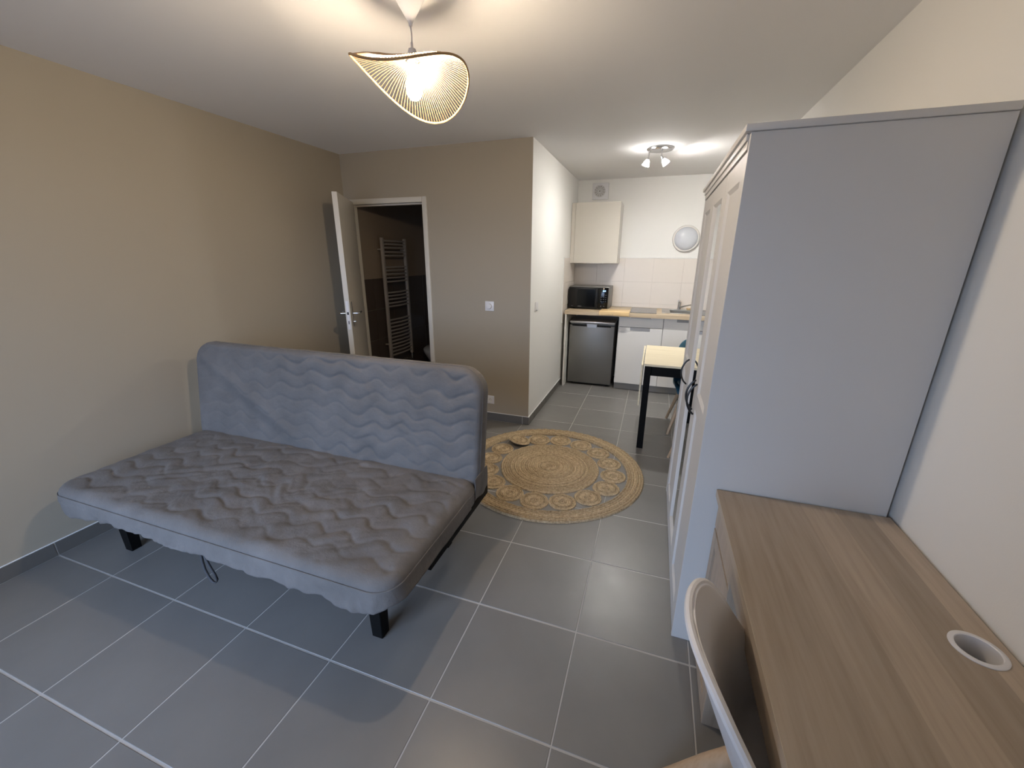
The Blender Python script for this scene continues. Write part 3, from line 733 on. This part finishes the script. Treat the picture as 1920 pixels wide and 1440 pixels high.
# ================================================================== RUG
RC = (1.795, 1.802)
rug = empty('round_rug', (RC[0], RC[1], 0), 'round braided jute rug of coiled discs in the middle of the floor', 'rug')
def coil(r0, r1, pitch, nseg, hgt=0.009, wob=0.0, seed=0, sub=5):
    bm = B(); n = max(1, round((r1-r0)/pitch)); nr = n*sub; rings = []
    for a in range(nr+1):
        r = r0+(r1-r0)*a/nr; ph = PI*n*a/nr; prof_ = abs(math.sin(ph))**0.6; ring = []
        ring_i = int(a/sub)
        for k in range(nseg):
            th = 2*PI*k/nseg
            br = 0.5+0.5*math.sin(th*max(r, 0.02)*2*PI/0.0105*0.16+ring_i*1.9+noise.noise((th*3, ring_i, seed))*2)
            rr_ = r*(1+wob*noise.noise((math.cos(th)*1.3+seed, math.sin(th)*1.3, 3)))+0.0012*noise.noise((th*20, a, seed))
            z = 0.0015+(hgt-0.0015)*prof_*(0.72+0.28*br)+0.0018*noise.noise((rr_*math.cos(th)*12, rr_*math.sin(th)*12, seed))
            ring.append(bm.verts.new((rr_*math.cos(th), rr_*math.sin(th), z)))
        rings.append(ring)
    for A_, B_ in zip(rings, rings[1:]):
        for k in range(nseg): bm.faces.new([A_[k], A_[(k+1) % nseg], B_[(k+1) % nseg], B_[k]])
    def low(ring): return [bm.verts.new((v_.co.x, v_.co.y, 0.0005)) for v_ in ring]
    lo1 = low(rings[-1])
    for k in range(nseg): bm.faces.new([rings[-1][k], rings[-1][(k+1) % nseg], lo1[(k+1) % nseg], lo1[k]])
    lo0 = low(rings[0])
    for k in range(nseg): bm.faces.new([rings[0][k], lo0[k], lo0[(k+1) % nseg], rings[0][(k+1) % nseg]])
    for k in range(nseg): bm.faces.new([lo0[k], lo1[k], lo1[(k+1) % nseg], lo0[(k+1) % nseg]])
    return bm
obj('centre_medallion', coil(0.004, 0.372, 0.0165, 260, 0.015, 0.02, 1), 'jute', rug, True, split=False)
obj('braided_border', coil(0.575, 0.692, 0.0167, 420, 0.017, 0.008, 5), 'jute', rug, True, split=False)
small = coil(0.003, 0.093, 0.0128, 84, 0.013, 0.03, 8)
fa = math.atan2(2.147-RC[1], 1.425-RC[0])
m0 = None
for k in range(16):
    a = fa+2*PI*k/16; rad = 0.474+random.uniform(-0.004, 0.004)
    if m0 is None: o = obj('small_medallion', small, 'jute', rug, True, split=False); m0 = o
    else: o = m0.copy(); COL.objects.link(o)
    R3 = Matrix.Rotation(random.uniform(0, 6.28), 4, 'Z') @ Matrix.Scale(random.uniform(0.96, 1.02), 4)
    tilt = Matrix.Identity(4); z = 0.0
    if k == 0: tilt = Matrix.Rotation(math.radians(17), 4, Vector((math.sin(a), -math.cos(a), 0)).cross(Vector((0, 0, 1)))*-1) @ Matrix.Rotation(math.radians(7), 4, 'X'); z = 0.028
    o.parent = rug; o.matrix_local = Matrix.Translation((rad*math.cos(a), rad*math.sin(a), z)) @ tilt @ R3
    if k == 0: o['label'] = 'small coiled disc with its edge turned up'

# ================================================================== KITCHEN
# worktop and support panel
wt = empty('worktop', (2.33, 4.19, 0.9), 'wood-look kitchen worktop along the tiled splashback', 'worktop')
bm = B(); 
SKX0, SKX1, SKY0, SKY1 = 2.60, 3.12, 4.06, 4.40
z0, z1, x0, x1, y0, y1 = 0.890-0.9, 0.928-0.9, 1.438-2.33, 3.222-2.33, 3.858-4.19, YK-0.012-4.19
a0, a1, b0, b1 = SKX0-2.33, SKX1-2.33, SKY0-4.19, SKY1-4.19
box(bm, x0, a0, y0, y1, z0, z1); box(bm, a1, x1, y0, y1, z0, z1); box(bm, a0, a1, y0, b0, z0, z1); box(bm, a0, a1, b1, y1, z0, z1)
obj('slab', bm, 'worktop', wt)
bm = B(); box(bm, 1.446-2.33, 1.464-2.33, 3.862-4.19, YK-0.012-4.19, -0.9, 0.8895-0.9); ep = obj('end_panel', bm, 'cab', wt)
ep['label'] = 'white upright panel under the left end'

sk = empty('sink', (2.86, 4.23, 0.928), 'stainless steel inset sink in the wood-look worktop', 'sink')
bm = B()
ox0, ox1, oy0, oy1 = SKX0-0.075-2.86, SKX1+0.03-2.86, SKY0-0.02-4.23, SKY1+0.085-4.23
ix0, ix1, iy0, iy1 = SKX0+0.015-2.86, SKX1-0.01-2.86, SKY0+0.012-4.23, SKY1-0.01-4.23
box(bm, ox0, ix0, oy0, oy1, 0.0005, 0.006, bev=0.002); box(bm, ix1, ox1, oy0, oy1, 0.0005, 0.006, bev=0.002)
box(bm, ix0, ix1, oy0, iy0, 0.0005, 0.006, bev=0.002); box(bm, ix0, ix1, iy1, oy1, 0.0005, 0.006, bev=0.002)
obj('rim', bm, 'steel', sk, True)
bm = B(); box(bm, ix0-0.003, ix0, iy0, iy1, -0.15, 0.003); box(bm, ix1, ix1+0.003, iy0, iy1, -0.15, 0.003)
box(bm, ix0, ix1, iy0-0.003, iy0, -0.15, 0.003); box(bm, ix0, ix1, iy1, iy1+0.003, -0.15, 0.003); box(bm, ix0, ix1, iy0, iy1, -0.153, -0.15)
obj('basin', bm, 'steel', sk)
tp_ = empty('tap', (2.722, 4.425, 0.934), 'chrome mixer tap with long spout at the sink', 'tap')
bm = B(); lathe(bm, [(0, 0), (0.026, 0), (0.026, 0.006), (0.021, 0.012), (0.020, 0.075), (0.022, 0.088), (0, 0.09)], n=24); obj('body', bm, 'chrome', tp_, True)
bm = B(); tube(bm, [(0.012, -0.01, 0.03), (0.06, -0.045, 0.05), (0.13, -0.10, 0.075), (0.165, -0.125, 0.082), (0.172, -0.13, 0.06)], [0.011, 0.010, 0.009, 0.009, 0.009], 10); obj('spout', bm, 'chrome', tp_, True)
bm = B(); tube(bm, [(0, 0, 0.085), (-0.006, -0.008, 0.10), (-0.014, -0.035, 0.108), (-0.02, -0.06, 0.104)], [0.018, 0.016, 0.012, 0.008], 10); obj('lever', bm, 'chrome', tp_, True)

hb_ = empty('hob', (2.32, 4.20, 0.9285), 'dark glass hob between the bamboo board and the sink', 'hob')
bm = B(); box(bm, -0.148, 0.148, -0.25, 0.25, 0, 0.005, bev=0.0015); obj('glass', bm, 'hob', hb_)
for yy in (-0.11, 0.13):
    bm = B(); lathe(bm, [(0.075, 0.0052), (0.077, 0.0056), (0.079, 0.0052)], (0, yy, 0), 40); obj('cooking_zone', bm, 'print', hb_)

cb = empty('chopping_board', (2.0, 3.99, 0.929), 'bamboo board with front lip hooked over the worktop edge', 'chopping board')
bm = B(); box(bm, -0.155, 0.178, -0.150, 0.10, 0.0, 0.016, bev=0.002); box(bm, -0.155, 0.178, -0.168, -0.1505, -0.028, 0.016, bev=0.002)
obj('board', bm, 'board', cb, True)
bm = B(); box(bm, -0.002, 0.002, -0.1695, -0.167, -0.020, -0.008); obj('slot', bm, 'plinth', cb)
c2 = bx('chopping_board', 'board', None, -0.12, 0.12, -0.06, 0.06, 0, 0.014, bev=0.002)
c2.location = (2.93, 4.450, 0.9345)
tag(c2, 'small wooden board lying behind the sink beyond the tap', 'chopping board')

# microwave
mw = empty('microwave', (1.678, 4.28, 0.9285), 'black microwave oven with blue display on the worktop', 'microwave')
bm = B(); box(bm, -0.243, 0.243, -0.155, 0.19, 0.012, 0.268, bev=0.006); obj('housing', bm, 'fridge', mw, True)
bm = B(); box(bm, -0.243, 0.112, -0.183, -0.1555, 0.010, 0.260, bev=0.004); dmw = obj('door', bm, 'door_black', mw, True)
bm = B(); box(bm, -0.14, 0.075, -0.1842, -0.1828, 0.03, 0.24); obj('window', bm, 'glassblack', dmw)
bm = B(); box(bm, 0.114, 0.228, -0.183, -0.1555, 0.010, 0.260, bev=0.004); cp = obj('control_panel', bm, 'glassblack', mw, True)
bm = B(); box(bm, 0.083, 0.102, -0.192, -0.1832, 0.035, 0.245, bev=0.003); obj('handle', bm, 'door_black', dmw, True)
bm = B()
for s_, x_ in enumerate((0.0, 0.0075, 0.018, 0.0255)):      # four lit digits 
    for a, c in ((0, 0.0125), (0.0055, 0.007)):
        pass
for x_ in (0.165, 0.173, 0.184, 0.192): 
    box(bm, x_, x_+0.005, -0.1845, -0.1832, 0.215, 0.228)
box(bm, 0.1795, 0.181, -0.1845, -0.1832, 0.218, 0.220); box(bm, 0.1795, 0.181, -0.1845, -0.1832, 0.223, 0.225)
obj('display', bm, 'blue', cp)
M['faint'] = mat('faint_print', (0.05, 0.05, 0.05), 0.4)
for r_ in range(4):
    for c_ in range(3):
        bm = B(); box(bm, 0.142+c_*0.026, 0.156+c_*0.026, -0.1842, -0.1832, 0.095+r_*0.025, 0.102+r_*0.025); obj('button', bm, 'faint', cp)
for x_ in (0.149, 0.185):
    bm = B(); tube(bm, [(x_, -0.1832, 0.042), (x_, -0.1846, 0.042)], 0.006, 14); obj('button', bm, 'faint', cp, True)
for bx0 in (-0.2, 0.16):
    for by0 in (-0.12, 0.13):
        bm = B(); box(bm, bx0, bx0+0.03, by0, by0+0.03, 0, 0.0125); obj('foot', bm, 'black', mw)
def text(name, body, size, m, parent, mtx):
    cu = bpy.data.curves.new(name, 'FONT'); cu.body = body; cu.size = size; cu.extrude = 0.0003; cu.align_x = 'CENTER'; cu.space_character = 1.05
    o = bpy.data.objects.new('tmp', cu); COL.objects.link(o)
    dg = bpy.context.evaluated_depsgraph_get(); me = bpy.data.meshes.new_from_object(o.evaluated_get(dg)); bpy.data.objects.remove(o)
    me.materials.clear(); me.materials.append(M[m]); q = bpy.data.objects.new(name, me); COL.objects.link(q); q.parent = parent; q.matrix_local = mtx; return q
text('lettering', 'SAMSUNG', 0.0095, 'print', dmw, Matrix.Translation((-0.105, -0.1848, 0.031)) @ Matrix.Rotation(PI/2, 4, 'X'))
text('lettering', 'GRILL', 0.009, 'print', dmw, Matrix.Translation((-0.198, -0.1838, 0.033)) @ Matrix.Rotation(PI/2, 4, 'X'))

# fridge
fg = empty('fridge', (1.754, 4.24, 0), 'grey undercounter fridge in the dark niche below the microwave', 'fridge')
bm = B(); box(bm, -0.262, 0.262, -0.20, 0.26, 0.035, 0.772, bev=0.004); obj('body', bm, 'plinth', fg)
bm = B(); box(bm, -0.268, 0.268, -0.262, -0.206, 0.030, 0.752, bev=0.006)
dfr = obj('door', bm, 'fridge', fg, True)
bm = B(); box(bm, -0.270, 0.270, -0.265, 0.26, 0.7725, 0.800, bev=0.008); obj('top_panel', bm, 'silver', fg, True)
for xa, xb in ((-0.235, -0.062), (0.062, 0.225)):
    bm = B(); box(bm, xa, xb, -0.2632, -0.2615, 0.738, 0.752); obj('grip_recess', bm, 'dark', dfr)
bm = B(); prism(bm, [(-0.062, 0.770), (0.062, 0.770), (0.052, 0.728), (-0.052, 0.728)], 'y', -0.268, -0.258); obj('handle', bm, 'silver', dfr)
for x_ in (-0.22, 0.22):
    for y_ in (-0.17, 0.2):
        bm = B(); tube(bm, [(x_, y_, 0), (x_, y_, 0.0345)], 0.018, 12); obj('foot', bm, 'black', fg, True)
bm = B(); box(bm, -0.25, 0.25, -0.2, -0.19, 0.008, 0.034); obj('kick_plate', bm, 'black', fg)

# base cabinets
def base_cab(x0, x1, drawer, label):
    cx = (x0+x1)/2; t_ = empty('base_cabinet', (cx, 4.2, 0), label, 'cabinet'); a, c = x0-cx, x1-cx
    bm = B(); box(bm, a, a+0.016, -0.26, 0.31, 0.09, 0.8895); box(bm, c-0.016, c, -0.26, 0.31, 0.09, 0.8895); box(bm, a+0.016, c-0.016, -0.26, 0.31, 0.09, 0.106)
    box(bm, a+0.016, c-0.016, 0.295, 0.31, 0.106, 0.8895); box(bm, a+0.016, c-0.016, -0.26, -0.20, 0.870, 0.8895); obj('body', bm, 'cab', t_)
    bm = B(); box(bm, a, c, -0.215, -0.20, 0.0, 0.0895); obj('plinth', bm, 'plinth', t_)
    top = 0.765 if drawer else 0.884
    bm = B(); box(bm, a+0.0015, c-0.0015, -0.280, -0.2605, 0.093, top, bev=0.001); d = obj('door', bm, 'cab', t_)
    def pull(par, z, w=0.108):
        bm = B(); box(bm, -w, w, -0.2835, -0.2805, z-0.034, z+0.0025); box(bm, -w, w, -0.2835, -0.262, z+0.0005, z+0.003)
        obj('handle', bm, 'handle', par)
    pull(d, top)
    if drawer:
        bm = B(); box(bm, a+0.0015, c-0.0015, -0.280, -0.2605, 0.770, 0.884, bev=0.001); dd = obj('drawer', bm, 'cab', t_)
        bm = B(); box(bm, -0.108, 0.108, -0.2815, -0.262, 0.885, 0.888); box(bm, -0.108, 0.108, -0.283, -0.2802, 0.872, 0.888); obj('handle', bm, 'handle', dd)
    return t_
base_cab(2.066, 2.552, True, 'pale base cabinet with drawer and door next to the fridge')
base_cab(2.554, 3.04, False, 'pale base cabinet with one tall door under the sink')

# wall cabinet
uc = empty('wall_cabinet', (1.70, 4.35, 1.465), 'beige wall cabinet hanging above the microwave', 'cabinet')
bm = B(); a, c = 1.424-1.70, 1.968-1.70
box(bm, a, a+0.016, -0.155, 0.165, 0, 0.67); box(bm, c-0.016, c, -0.155, 0.165, 0, 0.67); box(bm, a+0.016, c-0.016, -0.155, 0.165, 0, 0.016); box(bm, a+0.016, c-0.016, -0.155, 0.165, 0.654, 0.67)
box(bm, a+0.016, c-0.016, 0.155, 0.165, 0.016, 0.654); box(bm, a+0.016, c-0.016, -0.15, 0.155, 0.32, 0.336); obj('body', bm, 'lac', uc)
bm = B(); box(bm, 1.412-1.70, 1.4555-1.70, -0.172, -0.1555, 0.0, 0.67); obj('filler_strip', bm, 'beige', uc)
bm = B(); box(bm, 1.458-1.70, c+0.001, -0.177, -0.1555, 0.002, 0.670, bev=0.001); d = obj('door', bm, 'beige', uc)
bm = B(); box(bm, -0.095, 0.10, -0.1795, -0.172, -0.004, 0.0015); obj('handle', bm, 'handle', d)

# extractor fan
ft = empty('extractor_fan', (1.682, YK, 2.292), 'square white extractor fan high on the kitchen rear wall', 'fan')
bm = B(); box(bm, -0.096, 0.096, -0.022, 0, -0.092, 0.092, bev=0.006); obj('cover', bm, 'plast', ft, True)
bm = B(); bmesh.ops.create_circle(bm, cap_ends=True, radius=0.064, segments=36, matrix=Matrix.Translation((-0.008, -0.0228, 0.002)) @ Matrix.Rotation(PI/2, 4, 'X')); obj('opening', bm, 'plinth', ft)
bm = B()
for r_ in (0.016, 0.030, 0.044, 0.058, 0.067):
    tube(bm, [(-0.008+r_*math.cos(2*PI*k/32), -0.026, 0.002+r_*math.sin(2*PI*k/32)) for k in range(32)], 0.0028, 6, closed=True)
for k in range(12):
    a = 2*PI*k/12; tube(bm, [(-0.008+0.010*math.cos(a), -0.0262, 0.002+0.010*math.sin(a)), (-0.008+0.066*math.cos(a), -0.0262, 0.002+0.066*math.sin(a))], 0.0022, 6)
obj('grille', bm, 'plast', ft, True)
bm = B(); bmesh.ops.create_uvsphere(bm, u_segments=10, v_segments=6, radius=0.004, matrix=Matrix.Translation((0.068, -0.0235, -0.01))); obj('pilot_light', bm, 'plast', ft, True)

# wall lamp
lm = empty('bulkhead_lamp', (2.706, YK, 1.745), 'round white bulkhead lamp switched off on the kitchen rear wall', 'lamp')
RX = Matrix.Rotation(PI/2, 4, 'X')
bm = B(); lathe(bm, [(0, 0), (0.148, 0), (0.150, 0.02), (0.143, 0.042), (0.130, 0.048), (0.126, 0.044), (0, 0.04)], n=56, mtx=RX); obj('rim', bm, 'lac', lm, True)
bm = B(); lathe(bm, [(0.127, 0.042), (0.118, 0.060), (0.090, 0.076), (0.05, 0.086), (0, 0.089)], n=56, mtx=RX); obj('diffuser', bm, 'lampglass', lm, True)

# kitchen spotlights
sx_, sy_ = 2.345, 3.19
spl = empty('ceiling_spotlight', (sx_, sy_, H), 'chrome ceiling spotlight with lit heads over the kitchen', 'lamp')
bm = B(); lathe(bm, [(0, -0.0), (0.11, -0.0), (0.112, -0.008), (0.10, -0.018), (0.06, -0.024), (0, -0.026)], n=48); obj('ceiling_plate', bm, 'chrome', spl, True)
def head(x, y, dx, dy_, z):
    bm = B(); tube(bm, [(x, y, -0.022), (x, y, -0.07)], 0.006, 10); tube(bm, [(x, y, -0.07), (x+dx*0.3, y+dy_*0.3, -0.095)], [0.007, 0.012], 10)
    hd = obj('spot_arm', bm, 'chrome', spl, True)
    c = Vector((x+dx*0.3, y+dy_*0.3, -0.095)); d_ = Vector((dx, dy_, z)).normalized()
    q = d_.to_track_quat('-Z', 'Y').to_matrix().to_4x4()
    bm = B(); lathe(bm, [(0.010, 0.006), (0.016, 0.0), (0.022, -0.014), (0.029, -0.036), (0.031, -0.044), (0.027, -0.044), (0.021, -0.02), (0.012, -0.004)], n=24, mtx=Matrix.Translation(c) @ q); obj('glass_shade', bm, 'bulbshade', hd, True)
    bm = B(); lathe(bm, [(0.0, -0.006), (0.010, -0.008), (0.016, -0.026), (0.014, -0.040), (0.0, -0.047)], n=20, mtx=Matrix.Translation(c) @ q); obj('bulb', bm, 'bulbc', hd, True)
    return c+d_*0.062, d_
M['bulbshade'] = mat('frosted_spot_glass', (0.9, 0.9, 0.9), 0.3, 0, (1.0, 0.97, 0.93), 50.0)
heads = [(-0.090, -0.035, -0.02, 0.0, -0.06), (0.015, -0.035, 0.06, 0.03, -0.07)]
for i, hq in enumerate(heads):
    c, d_ = head(*hq)

# ================================================================== PENDANT LAMP
LX, LY = 1.492, 0.655
pn = empty('pendant_lamp', (LX, LY, H), 'lit pendant lamp with wavy bamboo shade under the ceiling', 'lamp')
bm = B(); lathe(bm, [(0, 0), (0.058, 0), (0.060, -0.006), (0.052, -0.02), (0.030, -0.055), (0.012, -0.084), (0.007, -0.094), (0.006, -0.102), (0, -0.102)], n=40); obj('ceiling_rose', bm, 'plast', pn, True)
bm = B(); tube(bm, [(0, 0, -0.100), (0.0015, 0, -0.13), (0.0, 0, -0.165)], 0.0024, 8); obj('cord', bm, 'plast', pn, True)
bm = B(); lathe(bm, [(0, -0.150), (0.004, -0.150), (0.004, -0.166), (0.013, -0.170), (0.0155, -0.178), (0.0155, -0.200), (0.020, -0.203), (0.020, -0.208), (0.0155, -0.211), (0.0150, -0.235), (0, -0.235)], n=24); obj('lamp_holder', bm, 'plast', pn, True)
hubz = -0.206
R0, Z0, A1, F1, A2, F2, DXs, DYs = 0.211, 2.158, -0.037, 1.25, 0.0487, 0.12, -0.008, -0.002
def rim(th):
    z = Z0+A1*math.cos(th-F1)+A2*math.cos(2*(th-F2))-H
    return Vector((DXs+R0*math.cos(th), DYs+R0*math.sin(th), z))
def hubp(th):
    return Vector((0.030*math.cos(th), 0.030*math.sin(th), hubz+0.000))
bm = B(); tube(bm, [rim(2*PI*k/120) for k in range(120)], 0.0042, 8, closed=True); obj('shade_rim', bm, 'rim', pn, True)
bm = B(); tube(bm, [hubp(2*PI*k/32) for k in range(32)], 0.003, 6, closed=True)
for k in range(3):
    a = 2*PI*k/3+0.4; tube(bm, [(0.018*math.cos(a), 0.018*math.sin(a), hubz+0.0015), hubp(a)], 0.0024, 6)
obj('shade_ring', bm, 'rim', pn, True)
NR = 112
for k in range(NR):
    th = 2*PI*k/NR; a, c = hubp(th), rim(th)
    mid = a.lerp(c, 0.5)+Vector((0, 0, 0.012))
    bm = B(); tube(bm, [a, a.lerp(c, 0.25)+Vector((0, 0, 0.009)), mid, a.lerp(c, 0.75)+Vector((0, 0, 0.009)), c], 0.0014, 4)
    obj('rib', bm, 'rib', pn, True)
bm = B(); lathe(bm, [(0, -0.235), (0.013, -0.235), (0.014, -0.248), (0.024, -0.268), (0.030, -0.290), (0.027, -0.312), (0.015, -0.328), (0, -0.332)], n=28); obj('bulb', bm, 'bulbw', pn, True)

# ================================================================== SMALL FIXTURES
sw = empty('light_switch', (1.026, YD, 1.107), 'white rotary dimmer on the taupe wall right of the doorway', 'switch')
bm = B(); box(bm, -0.043, 0.043, -0.009, 0, -0.043, 0.043, bev=0.003); obj('plate', bm, 'plast', sw, True)
bm = B(); lathe(bm, [(0, 0.009), (0.024, 0.009), (0.024, 0.013), (0.021, 0.022), (0, 0.023)], n=32, mtx=RX); obj('knob', bm, 'plast', sw, True)
sk_ = empty('wall_socket', (1.022, YD, 0.212), 'white power socket low on the taupe wall behind the sofa bed', 'socket')
bm = B(); box(bm, -0.041, 0.041, -0.009, 0, -0.041, 0.041, bev=0.003); obj('plate', bm, 'plast', sk_, True)
bm = B(); lathe(bm, [(0.027, 0.0085), (0.027, 0.0105), (0.0235, 0.0105), (0.0235, 0.0092), (0, 0.0092)], n=28, mtx=RX); obj('recess', bm, 'lac', sk_, True)
bm = B()
for x_, z_ in ((-0.0095, 0), (0.0095, 0), (0, 0.0115)): tube(bm, [(x_, -0.0090, z_), (x_, -0.0098, z_)], 0.003, 8)
obj('contact', bm, 'dark', sk_)
s2 = empty('light_switch', (XP, 2.712, 1.10), 'white rocker switch on the white kitchen side wall', 'switch')
bm = B(); box(bm, 0, 0.009, -0.041, 0.041, -0.041, 0.041, bev=0.003); obj('plate', bm, 'plast', s2, True)
bm = B(); prism(bm, [(0.009, -0.028), (0.010, 0.028), (0.017, -0.028)], 'y', -0.027, 0.027); obj('rocker', bm, 'plast', s2)

# towel radiator
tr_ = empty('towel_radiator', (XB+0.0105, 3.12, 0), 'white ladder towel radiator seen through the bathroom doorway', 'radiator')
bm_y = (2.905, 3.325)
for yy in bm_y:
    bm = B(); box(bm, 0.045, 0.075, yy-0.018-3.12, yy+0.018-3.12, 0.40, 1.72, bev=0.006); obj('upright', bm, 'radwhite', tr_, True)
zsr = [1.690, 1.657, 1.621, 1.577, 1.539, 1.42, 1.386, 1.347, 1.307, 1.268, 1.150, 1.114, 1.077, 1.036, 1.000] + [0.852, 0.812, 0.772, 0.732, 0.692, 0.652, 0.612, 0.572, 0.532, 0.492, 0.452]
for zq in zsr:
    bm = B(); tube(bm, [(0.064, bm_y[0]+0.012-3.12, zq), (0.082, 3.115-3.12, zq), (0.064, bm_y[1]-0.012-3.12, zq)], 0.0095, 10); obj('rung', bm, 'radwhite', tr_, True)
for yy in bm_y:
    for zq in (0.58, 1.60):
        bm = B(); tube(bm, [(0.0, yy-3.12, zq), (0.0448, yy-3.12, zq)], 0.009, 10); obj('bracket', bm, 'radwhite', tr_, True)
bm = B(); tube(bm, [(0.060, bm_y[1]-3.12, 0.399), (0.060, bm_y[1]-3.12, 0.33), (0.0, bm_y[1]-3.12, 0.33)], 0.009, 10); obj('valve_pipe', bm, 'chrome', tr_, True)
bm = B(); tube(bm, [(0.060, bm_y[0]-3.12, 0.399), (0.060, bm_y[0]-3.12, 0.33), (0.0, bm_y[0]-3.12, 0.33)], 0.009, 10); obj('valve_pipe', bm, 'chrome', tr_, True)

# toilet in the dark of the bathroom
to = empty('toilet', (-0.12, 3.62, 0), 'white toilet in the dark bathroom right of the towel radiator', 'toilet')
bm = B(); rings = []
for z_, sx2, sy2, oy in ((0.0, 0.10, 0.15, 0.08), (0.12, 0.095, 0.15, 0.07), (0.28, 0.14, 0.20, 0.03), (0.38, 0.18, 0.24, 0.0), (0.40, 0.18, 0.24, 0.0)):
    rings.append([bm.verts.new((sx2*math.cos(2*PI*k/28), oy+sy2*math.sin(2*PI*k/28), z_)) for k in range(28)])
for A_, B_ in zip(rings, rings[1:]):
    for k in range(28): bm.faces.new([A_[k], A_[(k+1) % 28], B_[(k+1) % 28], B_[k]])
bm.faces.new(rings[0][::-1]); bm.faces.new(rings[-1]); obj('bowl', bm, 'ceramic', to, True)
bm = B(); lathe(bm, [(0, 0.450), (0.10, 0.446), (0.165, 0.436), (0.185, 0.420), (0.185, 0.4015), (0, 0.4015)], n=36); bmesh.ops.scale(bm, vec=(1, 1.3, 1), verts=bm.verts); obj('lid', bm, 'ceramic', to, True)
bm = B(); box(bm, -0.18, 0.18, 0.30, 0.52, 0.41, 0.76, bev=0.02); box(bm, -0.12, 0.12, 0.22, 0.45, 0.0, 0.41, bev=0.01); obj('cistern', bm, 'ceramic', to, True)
